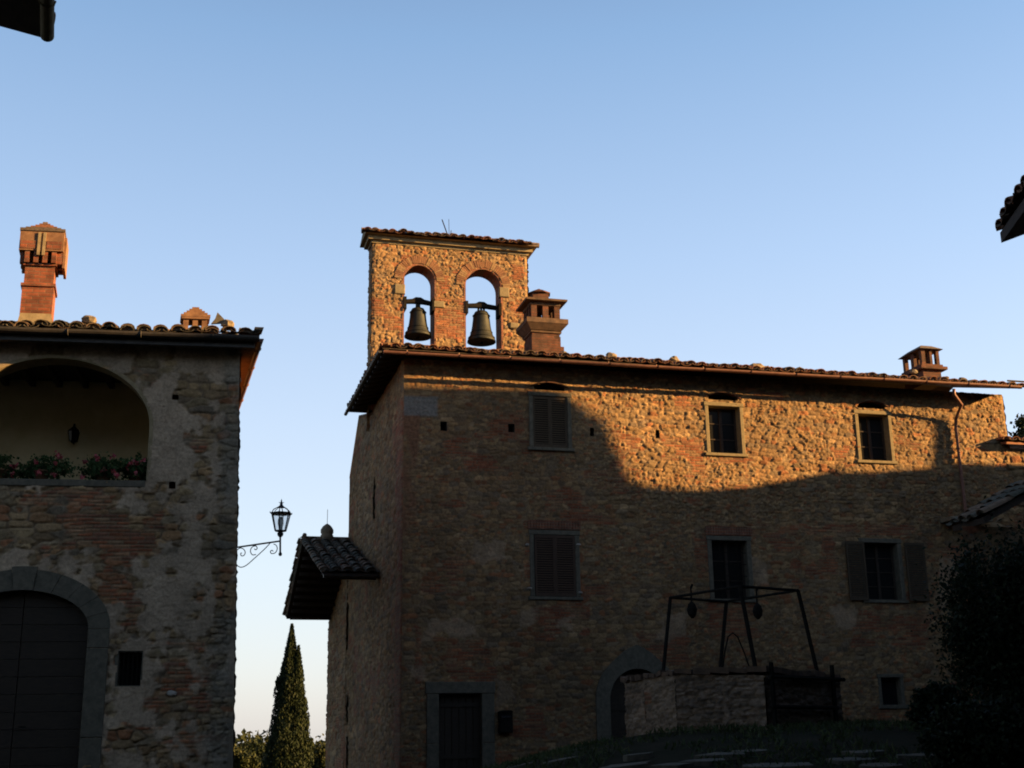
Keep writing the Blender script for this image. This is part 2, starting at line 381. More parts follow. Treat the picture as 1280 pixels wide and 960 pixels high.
M = dict(
 wall=wallmat('rubble_stone', .8), plaster=wallmat('old_plaster', .6),
 serena=noisemat('grey_sandstone', (.065,.057,.040), (.12,.105,.075), 9, .9, .4),
 sill=noisemat('pale_limestone', (.12,.095,.052), (.19,.15,.085), 10, .9, .4),
 tile=noisemat('terracotta_tile', (.55,.5,.45), (1.1,1.0,.95), 14, .9, .6, island=[(.19,.09,.055),(.16,.09,.06),(.14,.11,.08),(.22,.13,.085),(.11,.09,.07),(.19,.12,.08),(.15,.12,.09),(.22,.10,.055)]),
 tilemoss=noisemat('lichened_tile', (.5,.5,.45), (1.0,1.0,.9), 14, .95, .6, island=[(.14,.11,.08),(.12,.105,.085),(.18,.12,.085),(.10,.09,.07),(.20,.13,.09)]),
 brick=brickmat('red_brick', (.20,.075,.04), (.15,.065,.04), (.14,.10,.065)),
 brickl=brickmat('orange_brick', (.23,.07,.034), (.13,.048,.027), (.13,.08,.05)),
 copper=noisemat('copper_gutter', (.11,.05,.038), (.17,.08,.055), 7, .5, .2, .3),
 dgut=noisemat('dark_metal_gutter', (.035,.033,.03), (.07,.06,.05), 6, .55, .2, .3),
 wood=noisemat('dark_rafter_wood', (.02,.014,.01), (.045,.03,.02), 8, .85, .5, stretch=(1,1,6)),
 board=noisemat('eave_board', (.16,.06,.03), (.25,.10,.05), 8, .8, .3),
 shut=noisemat('weathered_shutter', (.042,.028,.015), (.068,.047,.027), 12, .8, .4, stretch=(4,4,1)),
 shutb=noisemat('brown_shutter', (.04,.023,.014), (.065,.038,.023), 12, .8, .4, stretch=(4,4,1)),
 door=noisemat('dark_door_wood', (.018,.012,.007), (.036,.024,.014), 7, .75, .4, stretch=(1,1,5)),
 iron=noisemat('black_iron', (.008,.008,.007), (.02,.017,.014), 12, .9, .3, .0, spec=.02),
 lampm=noisemat('painted_iron', (.012,.013,.015), (.022,.022,.026), 12, .4, .1, .3),
 glass=glassmat('dark_window_glass', (.012,.012,.012), .12),
 bronze=noisemat('green_bronze', (.010,.012,.009), (.024,.023,.015), 8, .6, .3, .3),
 mortar=noisemat('lime_mortar', (.17,.13,.07), (.27,.21,.12), 9, .95, .5),
 hood=noisemat('terracotta_slab', (.10,.048,.026), (.26,.14,.07), 4, .9, .5),
 ochre=noisemat('ochre_render', (.52,.41,.22), (.62,.50,.28), 3, .9, .2),
 white=noisemat('pale_ceramic', (.22,.20,.16), (.32,.29,.24), 9, .6, .1),
 rock=noisemat('loose_stone', (.11,.09,.06), (.22,.17,.11), 7, .95, .8, dist=.03),
 brickd=brickmat('dark_brick', (.10,.038,.022), (.06,.030,.020), (.06,.042,.03)),  # the red brick in a darker tone
 tray=noisemat('dark_slab', (.05,.033,.022), (.12,.072,.043), 6, .95, .5),  # dark brown slab, also used for the well coping
 dark=noisemat('hollow_shade', (.015,.013,.011), (.03,.026,.02), 5, .95, .2),  # near-black colour stands in for the shade inside holes and slits
)
# ------------------------------------------------------------------ layout
FU = Vector((3.713, 1, 0)).normalized()                     # facade direction of the long house
_c = CAM + ray(503, 700)*(30/ray(503, 700).y)
C0 = Vector((_c.x, _c.y, 0))                                # its left front corner
MF = Frame(C0, FU)                                          # long facade
BK = Vector((-FU.y, FU.x, 0))                               # away from the viewer
SF = Frame(C0, BK, -FU)                                     # left side wall: s runs backwards
S_END = MF.st(1256, 520)[0]
Z_EAVE = MF.st(506, 455)[1]
BASE = -1.6

_l = CAM + ray(297, 700)*(23/ray(297, 700).y)
L0 = Vector((_l.x, _l.y, 0))
LU = Vector((6.1, 1, 0)).normalized()
LF = Frame(L0, LU)                                          # left house: s negative towards the left
LB = Vector((-.302, 1.0, 0)).normalized()

def rough_stone(c, r, seed):
    rr = random.Random(seed); mb = MB(); n, mm = 9, 5; V = []
    sx, sy, sz = r*rr.uniform(.9, 1.4), r*rr.uniform(.7, 1.1), r*rr.uniform(.55, .8)
    for i in range(mm+1):
        for k in range(n):
            a = 2*math.pi*k/n; b = math.pi*i/mm; q = 1+rr.uniform(-.2, .2)
            V.append(Vector(c)+Vector((sx*q*math.cos(a)*math.sin(b), sy*q*math.sin(a)*math.sin(b), sz*q*math.cos(b))))
    F = [(i*n+k, (i+1)*n+k, (i+1)*n+(k+1) % n, i*n+(k+1) % n) for i in range(mm) for k in range(n)]
    mb.add(V, F); return mb

def tiles(mb, O, A, B, W, length, spacing=.31, r=.135, expo=.40, seed=0, jit=1.0, start=None):
    """curved clay tiles: O eave corner, A along the eave, B up the slope; length(s)->slope length at s; start(s) lower end"""
    rr = random.Random(seed); A = A.normalized(); B = B.normalized(); Nn = A.cross(B).normalized()
    if Nn.z < 0: Nn = -Nn
    n = int(W/spacing)
    for i in range(n+1):
        s = i*spacing
        if s > W+.01: break
        L = length(s); y = start(s) if start else 0.0; row = 0
        while y < L-.05:
            ll = min(.46, L-y+.06)
            lift = rr.uniform(-.012, .03)*jit
            for typ in (0, 1):
                if typ == 1 and row > 1 and rr.random() > 2: continue
                c = O+A*(s+(spacing/2 if typ else 0)+rr.uniform(-.012, .012)*jit)+B*(y+rr.uniform(-.035, .02)*jit-(.03 if typ else 0))
                r0 = r*rr.uniform(.95, 1.06); r1 = r0*.82; th = .017; base = .03 if typ == 0 else .012
                tl = rr.uniform(-.02, .02)*jit; V = []
                for (q, rad_, up) in ((0, r0, base+.028), (ll, r1, base)):
                    for k in range(7):
                        a = math.pi*k/6; sg = 1 if typ == 0 else -.55
                        for t_ in (0, th):
                            V.append(c+B*q+A*((rad_-t_)*math.cos(a)+tl*q)+Nn*(lift+up+sg*(rad_-t_)*math.sin(a)*(.72)+(.05 if typ else 0)))
                F = []
                for k in range(6):
                    a_, b_ = 2*k, 2*k+2
                    F += [(a_, b_, 14+b_, 14+a_), (a_+1, 14+a_+1, 14+b_+1, b_+1), (a_, a_+1, b_+1, b_), (14+a_, 14+b_, 14+b_+1, 14+a_+1)]
                F += [(0, 14, 15, 1), (12, 13, 27, 26)]
                if row == 0 and typ == 0:
                    pl = [V[2*k+1]+B*.05 for k in range(7)]; V += pl; F.append(tuple(range(28, 35)))
                mb.add(V, F)
            y += expo*(1+rr.uniform(-.04, .04)*jit); row += 1

def gutter(mb, p0, p1, r=.075, out=None):
    p0, p1 = Vector(p0), Vector(p1); t = (p1-p0).normalized(); o = Vector(out).normalized()
    n = 8; V = []; m_ = 14
    for i in range(m_+1):
        p = p0.lerp(p1, i/m_)+Vector((0, 0, random.uniform(-.006, .006)))
        for k in range(n+1):
            a = math.pi*k/n
            for rr_ in (r, r-.008): V.append(p+o*(-rr_*math.cos(a))+Vector((0, 0, -rr_*math.sin(a))))
    w_ = 2*(n+1); F = []
    for i in range(m_):
        for k in range(n):
            a, b = i*w_+2*k, (i+1)*w_+2*k
            F += [(a, a+2, b+2, b), (a+1, b+1, b+3, a+3)]
        a, b = i*w_, (i+1)*w_; F += [(a, b, b+1, a+1), (a+2*n, a+2*n+1, b+2*n+1, b+2*n)]
    for e in (0, m_*w_): F.append(tuple(e+2*k for k in range(n+1)))
    mb.add(V, F)
    L = (p1-p0).length; k = .6
    while k < L:
        c = p0+t*k; pts = [c+o*(-(r+.008)*math.cos(math.pi*q/6))+Vector((0, 0, -(r+.008)*math.sin(math.pi*q/6))) for q in range(7)]
        mb.tube([pts[0]+Vector((0, 0, .07))]+pts, .009, 4); k += 1.3

# ------------------------------------------------------------------ generic openings
def shutter_leaf(mb, fr, a, b, q, t, d):
    w_ = .045
    mb.box(fr, a, a+w_, d-.02, d+.02, q, t); mb.box(fr, b-w_, b, d-.02, d+.02, q, t)
    mb.box(fr, a+w_, b-w_, d-.018, d+.018, t-.07, t); mb.box(fr, a+w_, b-w_, d-.018, d+.018, q, q+.08)
    mz = (q+t)/2
    z = q+.09
    while z < t-.09:
        V = [fr.P(a+w_, d-.016, z+.035), fr.P(b-w_, d-.016, z+.035), fr.P(b-w_, d+.018, z), fr.P(a+w_, d+.018, z)]
        V2 = [v+Vector((0, 0, .012)) for v in V]
        mb.hexa(V+V2); z += .058

def stone_frame(mb, fr, a, b, q, t, w_=.13, d0=-.3, d1=.05, sill=.1, sillw=.05):
    mb.bbox(fr, a-w_, a, d0, d1, q, t); mb.bbox(fr, b, b+w_, d0, d1, q, t)
    mb.bbox(fr, a-w_-.02, b+w_+.02, d0, d1+.008, t+.001, t+w_+.001)
    mb.bbox(fr, a-w_-sillw, b+w_+sillw, d0, d1+.03, q-sill-.001, q-.001)

def casement(house, fr, a, b, q, t, d=-.2, mat='wood', rows=3):
    wn = MB(); f_ = .05
    wn.box(fr, a, a+f_, d-.03, d+.02, q, t); wn.box(fr, b-f_, b, d-.03, d+.02, q, t)
    wn.box(fr, a+f_, b-f_, d-.03, d+.02, t-f_, t); wn.box(fr, a+f_, b-f_, d-.03, d+.02, q, q+f_)
    c = (a+b)/2; wn.box(fr, c-.04, c+.04, d-.025, d+.03, q+f_, t-f_)
    for k in range(1, rows):
        z = q+(t-q)*k/rows
        wn.box(fr, a+f_, c-.04, d-.015, d+.012, z-.014, z+.014); wn.box(fr, c+.04, b-f_, d-.015, d+.012, z-.014, z+.014)
    w_ = wn.build('window', M[mat], house)
    g = MB(); g.box(fr, a+.02, b-.02, d-.02, d-.008, q+.02, t-.02); g.build('pane', M['glass'], w_)
    return w_

# ================================================================== LONG STONE HOUSE
house = thing('stone_house', 'long three-storey rubble stone house behind the well, upper wall sunlit', 'house', MF.P(0, 0, 0))
holes_r = []      # rect holes (s0,s1,z0,z1)
W1 = MF.rect(666, 709, 496, 560); W2 = MF.rect(886, 925, 508.5, 567); W3 = MF.rect(1074, 1111, 518.5, 576)
W4 = MF.rect(668, 719, 669, 746); W5 = MF.rect(891, 935, 676, 749); W6 = MF.rect(1082, 1124, 679, 750)
W7 = MF.rect(1102, 1126, 847, 881)
D1 = MF.rect(548, 602, 867, 1000); D1 = (D1[0], D1[1], -.7, D1[3])
_a = MF.st(762, 880)[0]; _t = MF.st(799, 836)[1]; DA = dict(sc=MF.st(797, 860)[0], z0=-.1)
DA['hw'] = DA['sc']-_a; DA['zs'] = _t-DA['hw']; DA['rise'] = DA['hw']
PUT = [MF.rect(*p) for p in ((550.5, 558.5, 527.5, 538.5), (635.5, 643, 530.5, 540.5), (736.5, 742.5, 534.5, 545.5), (819, 824.5, 538, 547.5))]
def shr(r, k=.03): return (r[0]-k, r[1]+k, r[2]-k, r[3]+k)
def main_hole(S, Z):
    h = in_arch(S, Z, DA['sc'], DA['hw']+.03, DA['z0']-.5, DA['zs'], DA['rise']+.03)
    for r in (W1, W2, W3, W4, W5, W6, W7, D1): h |= in_rect(S, Z, *shr(r))
    for r in PUT: h |= in_rect(S, Z, *r)
    for r in (W1, W2, W3):
        c = (r[0]+r[1])/2; u_ = (S-c)/.42; h |= (np.abs(u_) < 1) & (Z > r[3]+.17) & (Z < r[3]+.25+.13*(1-u_*u_))
    return h
def soft(S, Z, r, k=.12):
    a, b, q, t = r
    return np.clip(np.minimum(np.minimum(S-a, b-S), np.minimum(Z-q, t-Z))/k+.5, 0, 1)
BP = [MF.rect(*p) for p in ((644, 664, 522, 553), (867, 884, 575, 606), (928, 937, 575, 604), (845, 880, 494, 512), (872, 932, 604, 611), (826, 880, 545, 600),
      (668, 738, 757, 802), (655, 666, 676, 740), (721, 731, 676, 740), (876, 946, 656, 672), (868, 888, 672, 712), (985, 1000, 660, 735), (1000, 1060, 655, 668), (1030, 1046, 668, 735),
      (1063, 1160, 757, 808), (884, 950, 753, 800), (560, 620, 800, 850), (517, 530, 780, 860), (1080, 1150, 655, 670), (765, 800, 540, 620), (655, 725, 654, 664), (795, 860, 790, 835), (610, 680, 880, 920), (1040, 1060, 560, 585))]
PP = [MF.rect(*p) for p in ((590, 640, 672, 705), (690, 715, 768, 790), (528, 600, 770, 800), (648, 672, 760, 785), (820, 860, 760, 800), (1170, 1200, 690, 760), (1040, 1075, 755, 790), (930, 960, 690, 730), (510, 530, 830, 850), (620, 650, 850, 880))]
def main_field(S, Z):
    b = np.zeros(S.shape); p = np.zeros(S.shape)
    for r in BP: b = np.maximum(b, soft(S, Z, r, .16)*.8)
    for r in PP: p = np.maximum(p, sstep(.45, .62, soft(S, Z, r, .4)*.75+(fbm(S*3, Z*3, 12, 4)-.5)*.9*(soft(S, Z, r, .4) > .01)))
    h, c = masonry(S, Z, 3, .225, .11, .05, b*.74, p*.6, brickamt=.02)
    # flatter, better laid masonry low down and at the left; rough rubble above
    k = .42+.36*sstep(5.2, 6.6, Z)*sstep(4.0, 6.0, S)
    h = h*k
    q = soft(S, Z, (-1, .42, 5.0, 8.6), .25)*fbm(S*2, Z*1.2, 77, 3)      # rusty brown brick quoin
    q = sstep(.3, .55, q)[:, None]; c = c*(1-q)+np.array((.17, .085, .045))*q*(.7+.5*fbm(S*8, Z*12, 5, 3))[:, None]
    g = soft(S, Z, (0, .85, 8.35, 8.85), .05)[:, None]*.85; c = c*(1-g)+np.array((.16, .155, .14))*g
    edge = sstep(0, .08, S)*sstep(0, .08, S_END-S)
    return h*edge, c
V1 = grid_wall(MF, 0, S_END, BASE, Z_EAVE+.15, .028, .024, main_field, main_hole)
# side wall facing left (s runs backwards); stepped top: hip roof block, rear wing with gable, low chapel end
_k = lambda px, py: SF.st(px, py)
_te = Frame(C0-FU*.65, BK, -FU).st(435, 520); T_A = _te[0]-.7; print('T_A', T_A, _te); T_R, Z_R = _k(450, 522); T_C, Z_C = _k(438.5, 598); T_F, Z_F = _k(411.5, 775)
_rg = SF.st(378, 676, 1.5); T_RG = _rg[0]; Z_RG = _rg[1]-.1; print('RG', T_RG, Z_RG, T_R, Z_R, T_C, Z_C, T_F, Z_F, Z_EAVE)
_Z0 = SF.st(465, 522)[1]
def side_top(S):
    z = np.where(S < T_A, Z_EAVE+.1, np.interp(S, [T_A, T_R, T_C], [_Z0, Z_R, Z_C]))
    return np.where(S > T_C+.001, np.interp(S, [T_RG, T_F], [Z_RG-.1, SF.st(358, 771, 1.5)[1]-.05]), z)
SLITS = [(_k(468.6, 620)[0]-.2, _k(468.6, 620)[0]+.2, _k(468, 652)[1], _k(468, 597)[1]),
         (_k(435, 780)[0]-.3, _k(435, 780)[0]+.3, _k(435, 812)[1], _k(435, 756)[1]),
         (_k(435, 885)[0]-.25, _k(435, 885)[0]+.25, _k(435, 906)[1], _k(435, 870)[1]),
         (_k(435, 940)[0]-.22, _k(435, 940)[0]+.22, -.6, _k(435, 920)[1])]
def side_hole(S, Z):
    h = np.zeros(S.shape, bool)
    for r in SLITS: h |= in_rect(S, Z, *r)
    return h
def side_field(S, Z):
    q = sstep(.42, .6, soft(S, Z, (-1, 1.0, -2, 9.0), .5)*(.3+.8*fbm(S*1.2, Z*.6, 21, 3)))
    h, c = masonry(S, Z, 8, .36, .18, .035, q*.9, None, brickamt=.05)
    return h*sstep(0, .08, S), c
V2 = grid_wall(SF, 0, T_F, BASE-2, 10, .045, .035, side_field, side_hole, top=side_top, flip=True)
V3 = grid_wall(Frame(MF.P(S_END, 0, 0), BK, FU), 0, 6, BASE, Z_EAVE+.1, .08, .06, lambda S, Z: masonry(S, Z, 15, .34, .17, .04))
Vm, Fm, Cm = merge([V1, V2, V3])
wall = add_mesh('wall', Vm, Fm, M['wall'], house, col=Cm)
# inner core that keeps the rooms dark and closes the back
core = MB(); core.box(MF, .35, S_END-.35, -6.0, -.42, BASE, Z_EAVE-.02)
core.prism(SF, [(5.9, BASE), (T_F-.1, BASE), (T_F-.1, 3.6), (T_C+.1, Z_RG-.3), (T_C, Z_C-.12), (T_R, Z_R-.12), (5.9, _Z0-.1)], -.3, -.5)
core.build('back_wall', M['mortar'], house)

# stone frames, windows, shutters
for r, kind in ((W1, 'shut'), (W2, 'open'), (W3, 'open'), (W4, 'shutb'), (W5, 'grey'), (W6, 'openshut')):
    a, b, q, t = r
    fm = MB()
    if kind in ('shut', 'open'): stone_frame(fm, MF, a, b, q, t, .105, sill=.08)
    else: stone_frame(fm, MF, a, b, q, t, .12, d1=.03, sill=.08)
    f_ = fm.build('window_frame', M['sill'] if kind == 'open' else M['serena'], house)
    if kind in ('shut', 'shutb'):
        sm = MB(); c = (a+b)/2
        shutter_leaf(sm, MF, a+.01, c-.004, q+.01, t-.01, .03 if kind == 'shutb' else .0); s1_ = sm.build('shutter', M['shut' if kind == 'shut' else 'shutb'], house)
        sm = MB(); shutter_leaf(sm, MF, c+.004, b-.01, q+.01, t-.01, .03 if kind == 'shutb' else .0); sm.build('shutter', M['shut' if kind == 'shut' else 'shutb'], house)
        bk = MB(); bk.box(MF, a-.02, b+.02, -.2, -.1, q-.02, t+.02); bk.build('pane', M['glass'], f_)
    else:
        casement(house, MF, a, b, q, t, -.24, 'wood', 4 if kind == 'openshut' else 3)
        if kind == 'openshut':
            for (x0, x1) in ((1058, 1081), (1132, 1156)):
                aa = MF.st(x0, 715)[0]; bb = MF.st(x1, 715)[0]
                sm = MB(); shutter_leaf(sm, MF, aa, bb, q-.02, t+.02, .075); sm.build('shutter', M['shut'], house)
        if kind == 'grey':
            gm = MB()
            for k in range(1, 4): x = a+(b-a)*k/4; gm.tube([MF.P(x, -.06, q), MF.P(x, -.06, t)], .011, 5)
            for k in range(1, 5): z = q+(t-q)*k/5; gm.tube([MF.P(a, -.07, z), MF.P(b, -.07, z)], .009, 5)
            gm.build('window_grille', M['iron'], house)
    # relieving arch of tiles over a hollow above the upper windows
    if kind in ('shut', 'open'):
        c = (a+b)/2; zt = t+.22; am = MB(); inner = [(c-.5+k*.1, zt+.015+.13*(1-((k-5)/5)**2)) for k in range(11)]; outer = [(x, z+.03) for x, z in inner]
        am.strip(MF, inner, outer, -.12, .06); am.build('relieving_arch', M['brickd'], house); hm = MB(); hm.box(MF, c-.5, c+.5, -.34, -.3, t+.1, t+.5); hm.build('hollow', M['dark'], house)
    else:
        if kind != 'openshut' :
            c = (a+b)/2; am = MB(); x = a-.15
            while x < b+.12: am.box(MF, x, x+.06, -.02, .05, t+.14, t+.36, .004); x += .072
            am.build('brick_lintel', M['brick'], house)
# pale stones by the shutter catches
for (px, py) in ((658.5, 681), (722.5, 681), (661.5, 736), (724.5, 741)):
    s_, z_ = MF.st(px, py); pm = rough_stone(MF.P(s_, .03, z_), .05, int(px)); pm.build('shutter_catch', M['white'], house)
# cellar window
a, b, q, t = W7; fm = MB(); stone_frame(fm, MF, a, b, q, t, .09, d1=.03); fm.build('window_frame', M['serena'], house)
bk = MB(); bk.box(MF, a-.03, b+.03, -.3, -.2, q-.03, t+.03); bk.build('pane', M['glass'], house)
# putlog holes: dark recess boxes
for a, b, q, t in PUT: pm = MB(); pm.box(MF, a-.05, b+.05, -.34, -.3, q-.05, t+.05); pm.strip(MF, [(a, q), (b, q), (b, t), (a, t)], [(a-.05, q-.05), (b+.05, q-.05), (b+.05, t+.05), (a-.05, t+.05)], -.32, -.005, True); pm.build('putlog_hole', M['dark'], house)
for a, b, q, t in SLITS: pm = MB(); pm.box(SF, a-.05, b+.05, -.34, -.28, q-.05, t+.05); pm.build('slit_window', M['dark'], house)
# rectangular door with grey stone surround
a, b, q, t = D1; dm = MB(); w_ = .29
for (z0, z1) in ((-.9, -.35), (-.35, .55), (.55, t)): dm.bbox(MF, a-w_, a, -.25, .06, z0+.002, z1-.002); dm.bbox(MF, b, b+w_+.02, -.25, .06, z0+.002, z1-.002)
dm.bbox(MF, a-w_-.03, b+w_+.04, -.25, .07, t+.002, t+.27); dm.build('door_surround', M['serena'], house)
dm = MB(); n = 6
for k in range(n): x0 = a+(b-a)*k/n; dm.bbox(MF, x0+.002, x0+(b-a)/n-.002, -.2, -.14, q, t)
dm.box(MF, a, b, -.138, -.11, t-.3, t-.2); dm.box(MF, a, b, -.138, -.11, .2, .3)
dd = dm.build('door', M['door'], house)
# arched door with pointed hood stone
A_ = DA; sc, hw = A_['sc'], A_['hw']
inn = arch_pts(sc, hw, -.3, A_['zs'], A_['rise'], 18)
pk = MF.st(792, 806)[1]
out = [(sc-hw-.36, -.3)]
for k in range(19):
    an = math.pi*(1-k/18); rr_ = hw+.36; zz = A_['zs']+rr_*math.sin(an); zz += (pk-(A_['zs']+rr_))*max(0, 1-abs(an-math.pi/2)/.6)
    out.append((sc+rr_*math.cos(an), zz))
out.append((sc+hw+.36, -.3))
am = MB(); am.strip(MF, inn, out, -.25, .06); am.build('door_surround', M['serena'], house)
dm = MB(); dm.prism(MF, arch_pts(sc, hw+.02, -.3, A_['zs'], A_['rise']+.02, 18), -.22, -.16)
for z in (.5, 1.25): dm.box(MF, sc-hw, sc+hw, -.158, -.13, z, z+.09)
for k in range(1, 5): dm.box(MF, sc-hw+2*hw*k/5-.006, sc-hw+2*hw*k/5+.006, -.159, -.152, -.2, A_['zs']+.2)
dm.build('door', M['door'], house)

# side-wall overhang geometry
OV_F, OV_S = .70, .65
ZT = MF.st(700, 447, .78)[1]                   # height of the tile edge at the front eave
PIT = math.tan(rad(16))
LEN = S_END + OV_S + .15; DEP = T_A+2*OV_F-.0
O_ = MF.P(-OV_S, OV_F, ZT-.01)
half = DEP/2
Bf = (BK+Vector((0, 0, PIT))).normalized(); kf = 1/math.cos(rad(16))
Bs = (FU+Vector((0, 0, PIT))).normalized()
rf = MB()
tiles(rf, O_, FU, Bf, LEN, lambda s: min(half, s)*kf, seed=1)
tiles(rf, O_+BK*DEP, -BK, Bs, DEP, lambda s: min(s, DEP-s)*kf, seed=2)
roof = rf.build('roof', M['tile'], house)
und = MB()
ur = O_+FU*half+BK*half+Vector((0, 0, half*PIT))
e = [O_, O_+FU*LEN, O_+FU*LEN+BK*half+Vector((0, 0, half*PIT)), ur, O_+BK*DEP, O_+FU*LEN+BK*DEP]
dn = Vector((0, 0, -.02))
und.add(e+[v+dn for v in e], [(0,1,2,3),(4,0,3),(4,3,2,5),(6,9,8,7),(10,9,6),(10,11,8,9),(0,6,7,1),(4,10,6,0)])
und.build('roof_deck', M['wood'], roof)
rm = MB()   # rafters
for k in range(0):
    s_ = -OV_S+.12+k*.5; p = MF.P(s_, OV_F-.03, ZT-.13); q_ = p+Bf*1.3*min(1, .2+k)
    for dx in (0,): rm.hexa([p, p+FU*.09, q_+FU*.09, q_, p+Vector((0,0,.075)), p+FU*.09+Vector((0,0,.075)), q_+FU*.09+Vector((0,0,.075)), q_+Vector((0,0,.075))])
for k in range(int(DEP/.45)):
    rm = MB(); p = MF.P(-OV_S+.03, OV_F-.1-k*.45, ZT-.13); q_ = p+Bs*min(1.2, .12+k*.45, .12+max(0, DEP-.3-k*.45))
    rm.hexa([p, q_, q_-BK*.09, p-BK*.09]+[v+Vector((0,0,.075)) for v in (p, q_, q_-BK*.09, p-BK*.09)]); rm.build('rafter', M['wood'], roof)
gm = MB(); zg = MF.st(900, 464.8, OV_F+.08)[1]
gutter(gm, MF.P(-OV_S, OV_F+.08, zg), MF.P(MF.st(1276, 484, OV_F+.08)[0], OV_F+.08, MF.st(1276, 483, OV_F+.08)[1]), .07, MF.N)
gm.build('gutter', M['copper'], house)
gm = MB(); gutter(gm, MF.P(-OV_S-.07, OV_F, zg+.02), MF.P(-OV_S-.07, OV_F-DEP, zg+.02), .05, -FU); gm.build('gutter', M['dgut'], house)
gm = MB(); p_ = MF.st(1190, 486, OV_F)[0]; q_ = MF.st(1191, 530)[0]
gm.tube([MF.P(p_, OV_F+.08, zg-.07), MF.P(p_, OV_F+.06, zg-.22), MF.P(q_, .5, zg-.42), MF.P(q_, .16, zg-.75), MF.P(q_, .12, zg-1.0), MF.P(q_, .12, zg-3), MF.P(q_+.03, .12, .2)], .045, 8)
for z in (zg-1.6, zg-3.4, 2.6): gm.tube([MF.P(q_-.01, .12, z), MF.P(q_-.01, .12, z+.05)], .062, 8)
gm.build('downpipe', M['copper'], house, smooth=True)
# stub rods at the right end of the eave
gm = MB(); zz = MF.st(1262, 476, OV_F)[1]; gm.tube([MF.P(S_END-.3, OV_F, zz), MF.P(S_END+.55, OV_F, zz)], .025, 6); gm.build('eave_pole', M['wood'], house)

# rear wing roof and chapel roof (both on the left side wall line)
rw = MB()
def slab(mb, pts, th=.05): mb.add([Vector(p) for p in pts]+[Vector(p)-Vector((0, 0, th)) for p in pts], [(0,1,2,3),(7,6,5,4),(0,4,5,1),(1,5,6,2),(2,6,7,3),(3,7,4,0)])
rin = Vector((0, 0, -1.3)); ra, rb, rc = (SF.P(T_A, .04, _Z0+.07), SF.P(T_R, .04, Z_R+.07), SF.P(T_C+.04, .04, Z_C+.05))
slab(rw, [ra, rb, rb+FU*.5, ra+FU*.5]); slab(rw, [rb, rc, rc+FU*.5, rb+FU*.5]); rw.build('rear_roof', M['tilemoss'], house)

chapel = thing('chapel_porch', 'low wide gabled tile roof jutting left from the stone house side, dark underneath', 'porch roof', SF.P(T_RG, 0, 0))
Q = 1.5
zn = SF.st(404, 716, Q); zr = SF.st(378, 676, Q); zf = SF.st(358, 771, Q)
def CP(t, q, z): return SF.P(t, q, z)
rn, rr0, rfz = (zn[0], zn[1]), (zr[0], zr[1]), (zf[0], zf[1])
cm = MB()
slab(cm, [CP(rn[0], Q, rn[1]), CP(rr0[0], Q, rr0[1]), CP(rr0[0], .06, rr0[1]), CP(rn[0], .06, rn[1])], .07)
slab(cm, [CP(rr0[0], Q, rr0[1]-.002), CP(rfz[0], Q, rfz[1]), CP(rfz[0], -6, rfz[1]), CP(rr0[0], -6, rr0[1]-.002)], .07)
cdeck = cm.build('roof_deck', M['wood'], chapel)
ct = MB(); L1 = (CP(rr0[0], 0, rr0[1])-CP(rn[0], 0, rn[1])); L2 = (CP(rr0[0], 0, rr0[1])-CP(rfz[0], 0, rfz[1]))
tiles(ct, CP(rn[0], Q-.03, rn[1]), FU, L1, Q-.15, lambda s: L1.length, seed=5)
tiles(ct, CP(rfz[0], -3.0, rfz[1]), -FU, L2, Q+2.9, lambda s: L2.length, seed=6)
ct.build('roof', M['tilemoss'], chapel)
# ridge and verge tiles read as small steps on the outline
rt = MB()
for k in range(12): p = CP(rr0[0], Q-.02-k*.35, rr0[1]+.06); rt.tube([p, p+FU*.4], .09, 8)
k = 0
while k < L2.length: p = CP(rfz[0], Q-.04, rfz[1]+.05)+L2.normalized()*k; rt.tube([p, p+L2.normalized()*.42], [.095, .07], 7); k += .42
k = 0
while k < L1.length: p = CP(rn[0], Q-.04, rn[1]+.05)+L1.normalized()*k; rt.tube([p, p+L1.normalized()*.42], [.095, .07], 7); k += .42
rt.build('ridge_tiles', M['tilemoss'], chapel, smooth=True)
cb = MB()
for k in range(10):
    z0 = rr0[1]-.18-k*.0
    t_ = rr0[0]+(rfz[0]-rr0[0])*(k+.5)/10; z_ = rr0[1]+(rfz[1]-rr0[1])*(k+.5)/10-.16
    cb = MB(); cb.box(SF, t_-.05, t_+.05, -.2, Q-.1, z_-.05, z_+.06); cb.build('rafter', M['wood'], chapel); cb = MB()
    t_ = rr0[0]+(rn[0]-rr0[0])*(k+.5)/10; z_ = rr0[1]+(rn[1]-rr0[1])*(k+.5)/10-.16
    cb.box(SF, t_-.05, t_+.05, .06, Q-.1, z_-.05, z_+.06); cb.build('rafter', M['wood'], chapel)
# gutter of near slope
gm = MB(); gutter(gm, CP(rn[0]-.06, Q, rn[1]-.05), CP(rn[0]-.06, .05, rn[1]-.05), .08, -BK); gm.build('gutter', M['dgut'], chapel)
# little domed stone finial with rod on the ridge
s_, z_ = SF.st(403.5, 674, .8); c_ = SF.P(rr0[0], .75, rr0[1])
fm = MB(); fm.lathe(c_, [(.2, 0), (.2, .18), (.17, .22), (.2, .26), (.2, .36), (.14, .46), (.07, .52), (.0, .56)], 12); fm.tube([c_+Vector((0,0,.5)), c_+Vector((0,0,1.0))], .008, 4)
fm.build('ridge_finial', M['rock'], chapel, smooth=True)

